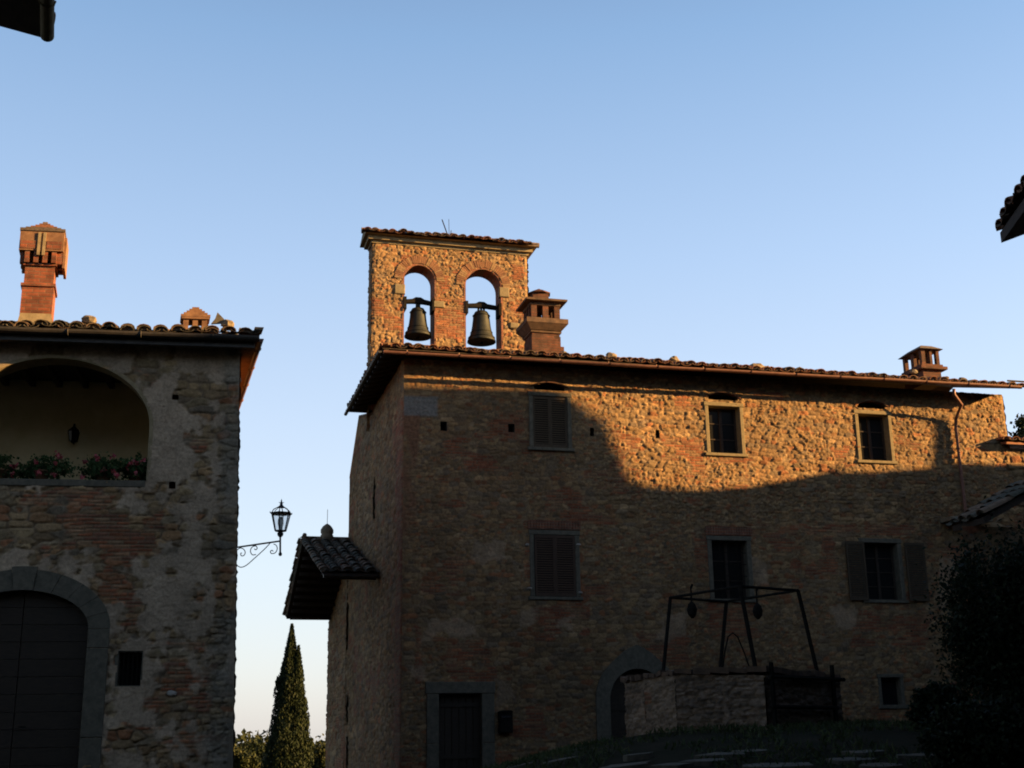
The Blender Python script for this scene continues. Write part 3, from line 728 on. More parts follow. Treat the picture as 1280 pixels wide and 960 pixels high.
# ================================================================== chimneys of the long house
def chimney_lantern(px0, px1, py_base, tback, w_side, H, name_mat='brick', big=True):
    fr = Frame(MF.P(0, -tback, 0), FU)
    a = fr.st(px0, py_base)[0]; b = fr.st(px1, py_base)[0]
    return fr, a, b
fr, a, b = chimney_lantern(665, 701, 432, 1.9, 1.2, 0)
z = lambda py: fr.st(683, py)[1]
ch = MB(); dp = -.8
ch.box(fr, a, b, dp, 0, z(445)-.6, z(420)); ch.box(fr, a+.02, b-.02, dp+.02, -.02, z(420), z(413))
ch.box(fr, b, b+.14, -.35, -.15, z(437), z(430))
chim = ch.build('chimney', M['brickd'], house)
ch = MB()
# flared tray
c0 = [(a+.0, 0), (b-.0, 0), (b, dp), (a, dp)]; 
def ringbox(mb, e0, e1, z0, z1):
    P0 = [fr.P(a-e0, e0, z0), fr.P(b+e0, e0, z0), fr.P(b+e0, dp-e0, z0), fr.P(a-e0, dp-e0, z0)]; P1 = [fr.P(a-e1, e1, z1), fr.P(b+e1, e1, z1), fr.P(b+e1, dp-e1, z1), fr.P(a-e1, dp-e1, z1)]
    mb.hexa(P0+P1)
ringbox(ch, .02, .03, z(416), z(414)); ringbox(ch, .03, .17, z(413), z(406)); ringbox(ch, .18, .18, z(405.8), z(400))
ringbox(ch, .02, .02, z(382), z(378)); ringbox(ch, .17, .18, z(377.8), z(375.5)); ringbox(ch, .15, -.2, z(375), z(372.5))
ch.build('chimney_tray', M['tray'], chim)
ch = MB(); w_ = (b-a)
for k in range(3):
    for (dd0, dd1) in ((0, -.12), (dp+.12, dp)):
        x = a+.0+k*(w_-.16)/2; ch.box(fr, x, x+.16, dd1, dd0, z(400), z(382))
for k in range(1, 3):
    y0 = dp*k/3
    for x in (a, b-.12): ch.box(fr, x, x+.12, y0-.08, y0+.08, z(400), z(382))
c_ = (a+b)/2; ch.box(fr, c_-.3, c_+.16, -.62, -.2, z(373), z(363)); 
ch.lathe(fr.P(c_-.06, -.42, z(363)), [(.34, 0), (.34, .03), (.2, .1), (.1, .13), (.05, .17), (0, .19)], 8)
ch.build('chimney_lantern', M['brickd'], chim)

fr2 = Frame(MF.P(0, -1.3, 0), FU); a = fr2.st(1153, 455)[0]; b = fr2.st(1175, 455)[0]; z2 = lambda py: fr2.st(1163, py)[1]; dp = -1.0
ch = MB()
ch.box(fr2, a, b, dp, 0, z2(480), z2(461)); ch.box(fr2, a-.12, b+.16, dp-.12, .12, z2(462), z2(458.5)); ch.box(fr2, a-.05, b+.06, dp-.05, .05, z2(458), z2(455.5))
for x0, x1, y0, y1 in ((a, a+.12, -.12, 0), (b-.1, b, -.12, 0), (a, a+.12, dp, dp+.12), (b-.12, b, dp, dp+.12), (a, a+.1, dp*.5-.08, dp*.5+.08), (b-.1, b, dp*.5-.08, dp*.5+.08), ((a+b)/2-.02, (a+b)/2+.06, -.12, 0)):
    ch.box(fr2, x0, x1, y0, y1, z2(455.4), z2(437))
chim2 = ch.build('chimney', M['brickd'], house)
ch = MB(); o = .1
ch.hexa([fr2.P(a-o, o, z2(437)), fr2.P(b+o, o, z2(436.8)), fr2.P(b+o, dp-o, z2(436.8)), fr2.P(a-o, dp-o, z2(437)), fr2.P(a+.12, -.15, z2(430.5)), fr2.P(b-.12, -.15, z2(430.5)), fr2.P(b-.12, dp+.15, z2(430.5)), fr2.P(a+.12, dp+.15, z2(430.5))])
ch.build('chimney_cap', M['tile'], chim2)

# stones weighing down the tiles
st_pts = [(704, 440, .12), (764, 443, .17), (842, 448, .15), (945, 458, .20), (957, 459, .14), (998, 462, .19), (1076, 467, .13), (1142, 462, .1), (1203, 473, .12), (1183, 470, .08)]
names = ['small reddish stone on the eave tiles close to the left lantern chimney', 'pale squared stone on the tiles, second from the left lantern chimney', 'grey stone on the tiles left of the middle upper window',
 'largest grey stone on the tiles above and right of the middle upper window', 'flat brown stone leaning against the largest eave stone', 'pale flat stone on the tiles between the two open upper windows',
 'round stone on the tiles left of the right-hand chimney', 'pale stone propped at the left foot of the right-hand chimney', 'grey pointed stone on the tiles right of the right-hand chimney', 'tiny stone at the right foot of the right-hand chimney']
for i, (px, py, r_) in enumerate(st_pts):
    s_, z_ = MF.st(px, py+3, OV_F-.5); mb = rough_stone(MF.P(s_, OV_F-.5, z_+r_*.1), r_*.9, i+3)
    o = center_origin(mb.build('roof_stone', M['rock'], None, smooth=False)); tag(o, names[i], 'stone', 'loose stones on the long roof')

# ================================================================== BELL GABLE
GF = Frame(MF.P(0, -T_A, 0), FU)
bell_g = thing('bell_gable', 'sunlit rubble and brick bell wall with two arched openings under a tiled cap', 'bell gable', GF.P(0, 0, 8.5))
gx0 = GF.st(464.5, 400)[0]; gx1 = GF.st(660, 400)[0]; GTH = .62
zt0 = GF.st(466, 307)[1]; zt1 = GF.st(660, 317)[1]; ZT_ = (zt0+zt1)/2
a1, b1 = GF.st(505, 380)[0], GF.st(543, 380)[0]; ap1 = GF.st(523, 332)[1]
a2, b2 = GF.st(582, 380)[0], GF.st(626, 380)[0]; ap2 = GF.st(602, 337)[1]
ARC = []
for a, b, ap in ((a1, b1, ap1), (a2, b2, ap2)):
    hw = (b-a)/2; ARC.append(((a+b)/2, hw, 8.4, ap-hw, hw))
def g_hole(S, Z):
    h = np.zeros(S.shape, bool)
    for A in ARC: h |= in_arch(S, Z, A[0], A[1]+.03, A[2]-1, A[3], A[4]+.03)
    return h
GB = [GF.rect(*p) for p in ((466, 488, 372, 398), (540, 582, 370, 425), (480, 505, 395, 425), (636, 660, 380, 408), (466, 480, 306, 312), (500, 512, 320, 345), (640, 655, 330, 350), (545, 560, 345, 372))]
def g_field(S, Z):
    b = np.zeros(S.shape)
    for r in GB: b = np.maximum(b, soft(S, Z, r, .15)*.62)
    h, c = masonry(S, Z, 31, .21, .11, .036, b, None, brickamt=.0)
    return h*sstep(0, .08, S-gx0)*sstep(0, .08, gx1-S), c*1.08
p1 = grid_wall(GF, gx0, gx1, 9.72, ZT_, .025, .022, g_field, g_hole)
p2 = grid_wall(Frame(GF.P(gx0, -GTH, 0), FU, BK), 0, gx1-gx0, 9.25, ZT_, .05, .05, lambda S, Z: masonry(S, Z, 33), lambda S, Z: g_hole(S+gx0, Z), flip=True)
p3 = grid_wall(Frame(GF.P(gx0, 0, 0), BK, -FU), 0, GTH, 9.72, ZT_, .04, .03, lambda S, Z: masonry(S, Z, 35, amp=.03), flip=True)
p4 = grid_wall(Frame(GF.P(gx1, 0, 0), BK, FU), 0, GTH, 7.6, ZT_, .04, .03, lambda S, Z: masonry(S, Z, 36, amp=.05))
Vg, Fg, Cg = merge([p1, p2, p3, p4]); add_mesh('wall', Vg, Fg, M['wall'], bell_g, col=Cg)
for A in ARC:
    am = MB(); am.strip(GF, arch_pts(*A[:3], A[3], A[4], 24), arch_pts(*A[:3], A[3], A[4], 24, .06), -GTH-.01, .03); am.build('arch_reveal', M['brick'], bell_g)
    am = MB(); n = 34
    for k in range(n):      # voussoir bricks laid on edge
        t0 = math.pi*(k+.06)/n; t1 = math.pi*(k+.94)/n; ri, ro = A[1]+.062, A[1]+.30+random.uniform(-.015, .015); dd = .045+random.uniform(-.008, .012)
        am.hexa([GF.P(A[0]+ri*math.cos(t0), -.03, A[3]+ri*math.sin(t0)), GF.P(A[0]+ro*math.cos(t0), -.03, A[3]+ro*math.sin(t0)), GF.P(A[0]+ro*math.cos(t0), dd, A[3]+ro*math.sin(t0)), GF.P(A[0]+ri*math.cos(t0), dd, A[3]+ri*math.sin(t0)),
                 GF.P(A[0]+ri*math.cos(t1), -.03, A[3]+ri*math.sin(t1)), GF.P(A[0]+ro*math.cos(t1), -.03, A[3]+ro*math.sin(t1)), GF.P(A[0]+ro*math.cos(t1), dd, A[3]+ro*math.sin(t1)), GF.P(A[0]+ri*math.cos(t1), dd, A[3]+ri*math.sin(t1))])
    am.build('brick_arch', noisemat('arch_brick', (.6,.6,.6), (1.15,1.1,1.05), 12, .9, .5, island=[(.20,.10,.05),(.17,.085,.045),(.22,.14,.07),(.19,.12,.065),(.15,.075,.04)]), bell_g)
# squared corbel stones beside the right opening and left
cm = MB()
for (x0, x1, y0, y1) in ((623.5, 636, 360, 372), (493, 506, 356, 368), (541.5, 555, 377, 385), (637, 648, 404, 411)): r_ = GF.rect(x0, x1, y0, y1); cm = MB(); cm.bbox(GF, r_[0], r_[1], -.1, .07, r_[2], r_[3], .02); cm.build('corbel_stone', M['sill'], bell_g)
# moulded cornice and tiled cap (double pitched across the thickness)
cm = MB(); ov = .18
for (e, h0, h1) in ((.05, 0, .08), (.15, .0805, .20)): cm.box(GF, gx0-e, gx1+e, -GTH-e, e, ZT_+h0, ZT_+h1)
cm.build('cornice', M['mortar'], bell_g)
cp = MB(); zc = ZT_+.205; zr_ = zc+.26; mid = -GTH/2
cp.prism(Frame(GF.P(gx0-.26, 0, 0), BK, -FU), [(-.32, zc), (GTH+.32, zc), (-mid, zr_-.02)], 0, -(gx1-gx0+.52))
cpo = cp.build('cap', M['mortar'], bell_g)
ct = MB(); Bc = Vector(BK)*(.32+GTH/2)+Vector((0, 0, zr_-zc))
tiles(ct, GF.P(gx0-.2, .34, zc), FU, Bc, gx1-gx0+.4, lambda s: Bc.length, spacing=.26, r=.115, seed=11, jit=1.6)
k = gx0-.3
while k < gx1+.2:
    p = GF.P(k, mid, zr_+.02+random.uniform(0, .04)); ct.tube([p, p+FU*.42+Vector((0, 0, random.uniform(-.03, .03)))], [.1, .085], 8); k += .34
ct.build('cap_tiles', M['tile'], bell_g)
rm = MB(); zz = zr_
for (x0, y0, x1, y1, r_) in ((552.5, 274.5, 559.5, 294, .018), (561, 274, 561.5, 296, .008), (564, 288, 563, 296, .012)):
    s0_, z0_ = GF.st(x0, y0, mid); s1_, z1_ = GF.st(x1, y1, mid); rm.tube([GF.P(s0_, mid, z0_), GF.P(s1_, mid, z1_)], r_, 5)
rm.build('lightning_rod', M['iron'], bell_g)

def bell(px, py_top, py_bot, wpx, label, crown, hs):
    dmid = -GTH*.45
    s_, zt_ = GF.st(px, py_top, dmid); zb = GF.st(px, py_bot, dmid)[1]; R = (GF.st(px+wpx/2, py_bot, dmid)[0]-s_)
    b_ = thing('church_bell', label, 'bell', GF.P(s_, dmid, zb), 'bells in the gable'); H = zt_-zb; c = GF.P(s_, dmid, zb)
    mb = MB()
    prof = [(1.0, 0), (.985, .05), (.86, .16), (.74, .30), (.66, .48), (.61, .66), (.58, .80), (.55, .88), (.45, .96), (.25, 1.0), (0, 1.02)]
    mb.lathe(c, [(.9*R, .02*H)]+[(r*R, z*H) for r, z in prof], 28); mb.V = mb.V
    mb.build('bell_body', M['bronze'], b_, smooth=True)
    mb = MB(); 
    for z, r in ((.13, .92), (.84, .595), (.3, .755)): mb = MB(); mb.lathe(c, [(r*R-.02, z*H-.012), (r*R+.012, z*H-.008), (r*R+.012, z*H+.008), (r*R-.02, z*H+.012)], 28); mb.build('bell_band', M['bronze'], b_, smooth=True)

    mb = MB(); mb.tube([c+Vector((0, 0, .5*H)), c+Vector((0, 0, .0)), c+Vector((0, 0, -.06))], [.02, .03, .06], 8); mb.build('clapper', M['iron'], b_)
    mb = MB(); zc_ = zb+H
    for k in (-1, 0, 1): mb.tube([GF.P(s_+k*.07*crown, dmid, zc_-.02), GF.P(s_+k*.06*crown, dmid, zc_+hs*.6)], .035, 7)
    mb.build('bell_crown', M['bronze'], b_, smooth=True)
    A = min(ARC, key=lambda q: abs(q[0]-s_)); x0, x1 = A[0]-A[1]-.02, A[0]+A[1]+.02
    zh = zc_+hs*.6
    pts = [(x0, zh-.07), (x0+.1, zh-.04), (s_-.16, zh-.02), (s_+.16, zh-.02), (x1-.1, zh-.04), (x1, zh-.07), (x1, zh+.02), (x1-.12, zh+.07), (s_+.18, zh+.10), (s_+.08, zh+.16), (s_-.08, zh+.16), (s_-.18, zh+.10), (x0+.12, zh+.07), (x0, zh+.02)]
    mb = MB(); mb.prism(GF, pts, dmid-.07, dmid+.07); mb.build('headstock', M['iron'], b_)
    mb = MB()
    for x in (x0+.05, x1-.05): mb = MB(); mb.box(GF, x-.04, x+.04, dmid-.1, .06, zh-.32, zh+.06); mb.build('bearing_bracket', M['iron'], b_)
bell(522.5, 385, 421.5, 33, 'left bronze bell with narrow crown hanging in the left arch of the bell gable', .6, .26)
bell(601.5, 389, 428, 35.5, 'right and larger bronze bell with three-pronged crown in the right arch of the bell gable', 1.3, .2)
# ================================================================== LEFT HOUSE
lh = thing('stone_house', 'plastered stone house at the left with an arched loggia above a big arched gate', 'house', LF.P(0, 0, 0))
WL = 9.0
EZ = [LF.st(291, 958), LF.st(300, 437)]
ZLT = LF.st(200, 428)[1]+.1
def l_edge(S, Z):
    e = np.interp(Z, [EZ[0][1], EZ[1][1]], [EZ[0][0], EZ[1][0]]); return S + e*(S+WL)/WL
LOG = dict(sc=LF.st(65, 533)[0]); _r = LF.st(185.5, 560)[0]; LOG['hw'] = _r-LOG['sc']; LOG['z0'] = LF.st(100, 600)[1]; LOG['zs'] = LF.st(100, 533)[1]; LOG['rise'] = LF.st(65, 448)[1]-LOG['zs']
POR = dict(sc=LF.st(24, 800)[0]); POR['hw'] = LF.st(109, 810)[0]-POR['sc']; POR['z0'] = -1.2; POR['zs'] = LF.st(100, 786)[1]; POR['rise'] = LF.st(28, 738)[1]-POR['zs']
SW = LF.rect(147.5, 176.5, 815, 857)
LPUT = [LF.rect(211, 219, 602, 611), LF.rect(215, 223, 493, 500)]
A5 = lambda A: (A['sc'], A['hw'], A['z0'], A['zs'], A['rise'])
def l_hole(S, Z):
    h = in_arch(S, Z, LOG['sc'], LOG['hw']+.03, LOG['z0']-.02, LOG['zs'], LOG['rise']+.03) | in_arch(S, Z, POR['sc'], POR['hw']+.05, -5, POR['zs'], POR['rise']+.05) | in_rect(S, Z, *shr(SW, .02))
    for r in LPUT: h |= in_rect(S, Z, *r)
    return h
def l_field(S, Z):
    n = fbm(S*1.4, Z*1.4, 50, 5); n2 = fbm(S*5, Z*5, 52, 4)
    p = .73+0*S
    low = soft(S, Z, LF.rect(-60, 165, 603, 678), .35); p = p-.55*low
    qn = soft(S, Z, (LF.st(268, 700)[0], 1, -2, 9), .18); p = p-.42*qn
    bp = np.zeros(S.shape)
    for r in [LF.rect(*q) for q in ((158, 195, 440, 478), (185, 215, 450, 475), (20, 150, 610, 640), (60, 200, 640, 690), (120, 170, 690, 760), (170, 220, 850, 890), (235, 262, 545, 575), (150, 190, 730, 800), (200, 270, 830, 900))]:
        k = soft(S, Z, r, .3); bp = np.maximum(bp, k*.62); p = p-.28*k
    p = sstep(.40, .62, p+(n-.5)*1.9+(n2-.5)*1.0)
    h, c = masonry(S, Z, 61, .34, .15, .04, bp, p*.93, brickamt=.0); c = c*1.25*np.array((.97, 1.04, 1.10))
    q = qn*sstep(.35, .6, fbm(S*.7, Z*2.6, 66, 2)); c = c*(1-.6*q[:, None])+np.array((.15, .14, .11))*.6*q[:, None]
    return h*sstep(0, .06, -S+0*Z), c
A_ = grid_wall(LF, -WL, 0, BASE, ZLT, .024, .022, l_field, l_hole, edge=l_edge)
LS = Frame(L0, LB, Vector((LB.y, -LB.x, 0)))
def ls_edge(S, Z): return S
B_ = grid_wall(LS, 0, 9, BASE, ZLT, .1, .06, lambda S, Z: masonry(S, Z, 71, .34, .17, .03))
# lean the side wall with the corner
e_ = np.interp(B_[0][:, 2], [EZ[0][1], EZ[1][1]], [EZ[0][0], EZ[1][0]]); B_[0][:, :2] += (e_[:, None]-.0)*np.array(LU)[None, :2]
V_, F_, C_ = merge([A_, B_]); add_mesh('wall', V_, F_, M['plaster'], lh, col=C_)
# body behind: floors and back rooms as a closed core behind the loggia
core = MB(); core.box(LF, -WL, -2.2, -8, -2.62, BASE, ZLT-.05); core.box(LF, -WL, -1.0, -2.6, -.5, BASE, LOG['z0']-.25); core.build('back_wall', M['mortar'], lh)
lg = MB(); lg.box(LF, -WL, -1.0, -2.58, -2.5, LOG['z0']-.3, ZLT-.06); lg.box(LF, -1.15, -1.0, -2.5, -.4, LOG['z0']-.3, ZLT-.06); lg.build('loggia_wall', M['ochre'], lh)
lg = MB(); lg.box(LF, -WL, -1.0, -2.5, -.05, ZLT-.22, ZLT-.06)
for k in range(15): lg.box(LF, -WL+.4+k*.52, -WL+.5+k*.52, -2.49, -.1, ZLT-.36, ZLT-.221)
lg.build('loggia_ceiling', M['wood'], lh)
am = MB(); am.strip(LF, arch_pts(*A5(LOG), 28), arch_pts(*A5(LOG), 28, .07), -.42, .035); am.build('loggia_arch', M['mortar'], lh)
sm = MB(); sm.bbox(LF, -WL, LOG['sc']+LOG['hw']-.005, -.5, .05, LOG['z0']-.13, LOG['z0']+.0, .015); sm.build('sill', M['serena'], lh)
# a dark rounded doorway seen in the loggia's right end
dm = MB(); dm.prism(LF, arch_pts(LOG['sc']+LOG['hw']+.02, .55, LOG['z0'], LOG['z0']+.35, .35, 8), -2.49, -2.45); dm.build('loggia_door', M['door'], lh)
# gate surround in separate dressed blocks
am = MB(); A = POR; n = 11
for k in range(n):
    t0 = math.pi*(k)/n; t1 = math.pi*(k+1)/n
    kk = 6; inn = []; out = []
    wd = .37 + (.05 if k == n//2 else 0)
    for q in range(kk):
        t_ = t0+(t1-t0)*(.012+.976*q/(kk-1)); inn.append((A['sc']+A['hw']*math.cos(t_), A['zs']+A['rise']*math.sin(t_))); out.append((A['sc']+(A['hw']+wd)*math.cos(t_), A['zs']+(A['rise']+wd)*math.sin(t_)))
    am.strip(LF, inn, out, -.3, .05+(.03 if k == n//2 else random.uniform(0, .008)))
for sg in (-1, 1):
    for (z0, z1) in ((-1.3, -.2), (-.2, .75), (.75, A['zs']-.34), (A['zs']-.34, A['zs'])):
        x0, x1 = sorted((A['sc']+sg*A['hw'], A['sc']+sg*(A['hw']+.37))); am.bbox(LF, x0, x1, -.3, .05+random.uniform(0, .01), z0+.004, z1-.004)
am.build('gate_surround', M['serena'], lh)
for sg in (-1, 1):
    dm = MB(); z0 = -1.2
    x0, x1 = sorted((A['sc']+sg*.008, A['sc']+sg*A['hw']))
    while z0 < A['zs']+A['rise']:
        z1 = z0+.30
        c = []
        for zz in (z0+.005, z1-.005):
            if zz > A['zs']: lim = A['hw']*math.sqrt(max(0.0, 1-((zz-A['zs'])/A['rise'])**2))
            else: lim = A['hw']
            c.append(min(max(lim, .05)+.03, A['hw']))
        a0, a1 = A['sc']+sg*.008, None
        dm.prism(LF, [(A['sc']+sg*.008, z0+.004), (A['sc']+sg*c[0], z0+.004), (A['sc']+sg*c[1], z1-.004), (A['sc']+sg*.008, z1-.004)], -.2, -.14+random.uniform(-.004, .004)); z0 = z1
    g = dm.build('gate', M['door'], lh)
    if sg > 0: hm = MB(); hm.tube([LF.P(A['sc']+.1, -.12, .95), LF.P(A['sc']+.1, -.06, .95), LF.P(A['sc']+.22, -.06, .95)], .014, 6); hm.build('handle', M['iron'], g)
a, b, q, t = SW
fm = MB(); fm.strip(LF, [(a, q), (b, q), (b, t), (a, t)], [(a-.06, q-.06), (b+.06, q-.06), (b+.06, t+.06), (a-.06, t+.06)], -.3, .02, True); fm.build('window_frame', M['serena'], lh)
gm = MB()
for k in range(1, 5): x = a+(b-a)*k/5; gm.tube([LF.P(x, -.06, q-.01), LF.P(x, -.06, t+.01)], .012, 5)
gm.build('window_grille', M['iron'], lh)
bk = MB(); bk.box(LF, a-.05, b+.05, -.32, -.29, q-.05, t+.05); bk.build('pane', M['glass'], lh)
for a, b, q, t in LPUT: pm = MB(); pm.box(LF, a-.05, b+.05, -.3, -.24, q-.05, t+.05); pm.build('putlog_hole', M['brick'], lh)
pm = MB(); s_, z_ = LF.st(215, 867); pm.V = rough_stone(LF.P(s_, .03, z_), .09, 4).V; pm.F = rough_stone(LF.P(s_, .03, z_), .09, 4).F; pm.build('plaster_patch', M['white'], lh)
# roof
OVL = .45; zte = LF.st(150, 415, OVL)[1]; OVR = LF.st(322, 420, OVL)[0]
Lb = (LB+Vector((0, 0, math.tan(rad(17))))).normalized()
rO = LF.P(-WL, OVL, zte)
rm = MB(); HL = 4.2; cor = LF.P(OVR, OVL, zte); tiles(rm, rO, LU, Lb, WL+OVR-.1, lambda s: max(.1, min(HL, (WL+OVR-s)*1.05)), seed=21, jit=1.5); Ls = (-LU+Vector((0, 0, math.tan(rad(17))))).normalized(); tiles(rm, cor, LB, Ls, 8.4, lambda s: max(.1, min(HL, s*1.05, (8.6-s)*1.05)), seed=22, jit=1.5); lroof = rm.build('roof', M['tilemoss'], lh)
rz = 4.0*math.tan(rad(17)); c2 = cor+LB*8.4; r1 = cor+(LB-LU)*4.0+Vector((0, 0, rz)); r2 = r1-LU*(WL-4.5); rO2 = rO+LB*8.4
rm = MB(); dnn = Vector((0, 0, -.06)); q8 = [rO, cor, r1, r2, c2, rO2]
rm.add(q8+[v+dnn for v in q8], [(0,1,2,3),(1,4,2),(4,5,3,2),(6,7,1,0),(7,10,4,1),(6,9,8,7),(7,8,10)]); 
bq = [cor+Vector((0,0,-.065)), c2+Vector((0,0,-.065)), c2-LU*.6+Vector((0,0,-.06)), cor-LU*.6+Vector((0,0,-.06))]; rm.add(bq+[v-Vector((0,0,.04)) for v in bq], [(0,1,2,3),(7,6,5,4),(0,4,5,1),(1,5,6,2),(2,6,7,3),(3,7,4,0)])
rm.build('roof_deck', M['board'], lroof)
gm = MB(); gutter(gm, cor+LU*.05+Vector((0,0,-.04)), c2+LU*.05+Vector((0,0,-.04)), .07, LU); gm.build('gutter', M['copper'], lh)
gm = MB(); gutter(gm, LF.P(-WL, OVL+.09, zte-.03), LF.P(OVR+.04, OVL+.09, zte-.03), .095, LF.N); gm.box(LF, -WL, OVR-.05, OVL-.12, OVL-.0, zte-.22, zte-.08); gm.build('gutter', M['dgut'], lh)
# tall brick chimney with slab hood
cf = Frame(LF.P(0, -.75, 0), LU, -LB)
def lchim(x0, x1, ydep):
    return cf.st(x0, 370)[0], cf.st(x1, 370)[0]
zc_ = lambda py: cf.st(50, py)[1]
a, b = cf.st(26.5, 370)[0], cf.st(66.5, 370)[0]; dp = -.62
def cbox(mb, x0, x1, d0, d1, z0, z1): mb.box(cf, x0, x1, d0, d1, z0, z1)
ch = MB(); cbox(ch, a, b, dp, 0, zc_(425), zc_(356)); cbox(ch, a-.03, b+.03, dp-.03, .03, zc_(358), zc_(354.5)); cbox(ch, a+.02, b-.02, dp+.02, -.02, zc_(354.4), zc_(331)); cbox(ch, a-.02, b+.02, dp-.02, .02, zc_(332), zc_(329.5))
chl = ch.build('chimney', M['brickl'], lh)
ch = MB(); c_ = [cf.P(a-.04, .04, zc_(404)), cf.P(b+.06, .06, zc_(404)), cf.P(b+.06, dp-.06, zc_(404)), cf.P(a-.04, dp-.04, zc_(404)), cf.P(a+.01, -.0-.01+.02, zc_(392)), cf.P(b-.01, .01, zc_(392)), cf.P(b-.01, dp, zc_(392)), cf.P(a+.01, dp, zc_(392))]
c_[0:4] = [v+Vector((0, 0, -.1)) for v in c_[0:4]]; ch.hexa(c_); ch.build('chimney_flashing', M['mortar'], chl)
ch = MB(); n = 4
for k in range(n):
    x = a-.0+k*(b-a-.09)/(n-1)
    for (d0, d1) in ((0, .07), (dp-.07, dp)): ch = MB(); cbox(ch, x, x+.09, d0-.1 if d0 == 0 else d0, d1 if d0 == 0 else d1+.1, zc_(329.4), zc_(315)); ch.build('corbel', M['brickl'], chl)
for k in range(3):
    y = -.0+k*(dp+.1)/2
    for (x0, x1) in ((a-.09, a+.02), (b-.02, b+.11)): ch = MB(); cbox(ch, x0, x1, y-.1, y+.01, zc_(329.4), zc_(315)); ch.build('corbel', M['brickl'], chl)
ch = MB(); e = .12
for (x0, x1, d0, d1) in ((a-e, b+e, .05, .09), (a-e, b+e, dp-.09, dp-.05), (a-e, a-e+.04, dp-.049, .049), (b+e-.04, b+e, dp-.049, .049)): cbox(ch, x0, x1, d0, d1, zc_(315), zc_(291))
cbox(ch, b+e+.001, b+e+.05, dp-.02, .0, zc_(334), zc_(296))
cbox(ch, a-e+.05, b+e-.05, dp, -.0, zc_(314.9)-.0, zc_(291.5))
ch.build('chimney_hood', M['hood'], chl)
for x0, x1 in ((a-e+.02, (a+b)/2-.1), ((a+b)/2+.1, b+e-.04)): ch = MB(); cbox(ch, x0, x1, .09, .10, zc_(313), zc_(303)); ch.build('hood_panel', M['brickl'], chl)
for x0 in ((a+b)/2-.075, (a+b)/2+.02): ch = MB(); cbox(ch, x0, x0+.055, .09, .115, zc_(321), zc_(293)); ch.build('hood_rib', M['mortar'], chl)
ch = MB(); lv = 6
for k in range(lv):
    f = (1-k/lv)**1.35; g_ = .5*(b-a)+e; cx_ = (a+b)/2; cy_ = dp/2; hx = g_*f+.01; hy = (-dp/2+.1)*f+.01; st_ = 1.35*(zc_(276)-zc_(291))/lv; z0 = zc_(291)+k*st_; cbox(ch, cx_-hx, cx_+hx, cy_-hy, cy_+hy, z0+.001, z0+st_)
ch.build('chimney_cap', M['tile'], chl)
# small pyramid vent
vf = Frame(LF.P(0, -.55, 0), LU, -LB); a, b = vf.st(227, 395)[0], vf.st(262, 395)[0]; zv = lambda py: vf.st(245, py)[1]
ch = MB(); 
for x0, x1 in ((a+.04, a+.14), (b-.14, b-.04), ((a+b)/2-.05, (a+b)/2+.05)): ch.box(vf, x0, x1, -.35, 0, zv(412), zv(399.2))
ch.box(vf, a, b, -.42, .03, zv(399), zv(396.5)); lv = 5
for k in range(lv):
    f = 1-k/lv; hx = (b-a)/2*f+.015; hy = .21*f+.015; z0 = zv(396.5)+k*(zv(381)-zv(396.5))/lv; ch.box(vf, (a+b)/2-hx, (a+b)/2+hx, -.19-hy, -.19+hy, z0+.001, z0+(zv(381)-zv(396.5))/lv-.002)
ch.build('roof_vent', M['hood'], lh)
sf_ = Frame(LF.P(0, OVL-.45, 0), LU); p_ = [sf_.st(*q) for q in ((264, 405), (284, 404), (279, 398), (272, 391), (269, 399))]
mb = MB(); mb.prism(sf_, p_, -.03, .03); o = center_origin(mb.build('upright_slate', M['serena'])); tag(o, 'pointed grey slate standing upright on the tiles beside the little pyramid vent', 'stone')
for i, (px, py, r_, lab) in enumerate(((112, 400, .14, 'pale stone on the left house tiles, right of the tall chimney'), (285, 406, .15, 'orange lit stone at the right end of the left house roof'))):
    s_, z_ = sf_.st(px, py); o = center_origin(rough_stone(sf_.P(s_, 0, z_), r_, 30+i).build('roof_stone', M['rock'])); tag(o, lab, 'stone')

# loggia lantern and flower pots
LR = Frame(LF.P(0, -2.45, 0), LU)
s_, z_ = LR.st(91.5, 553, .12)
wl = thing('wall_lantern', 'small dark lantern on the ochre back wall inside the loggia', 'lantern', LR.P(s_, 0, z_))
c = LR.P(s_, .14, z_)
mb = MB(); mb.lathe(c, [(.02, -.02), (.05, 0), (.09, .02)], 6); mb.lathe(c, [(.13, .22), (.05, .30), (.02, .33), (.02, .38)], 6); mb.tube([LR.P(s_, 0, z_+.1), LR.P(s_, .05, z_-.02), c+Vector((0, 0, -.02))], .012, 5)
for k in range(6): an = 2*math.pi*(k+.5)/6; mb.tube([c+Vector((.08*math.cos(an), .08*math.sin(an), .02)), c+Vector((.115*math.cos(an), .115*math.sin(an), .225))], .007, 4)
mb.build('lantern_frame', M['iron'], wl); mb = MB(); mb.lathe(c, [(.075, .02), (.11, .22)], 6); mb.build('lantern_glass', M['glass'], wl)

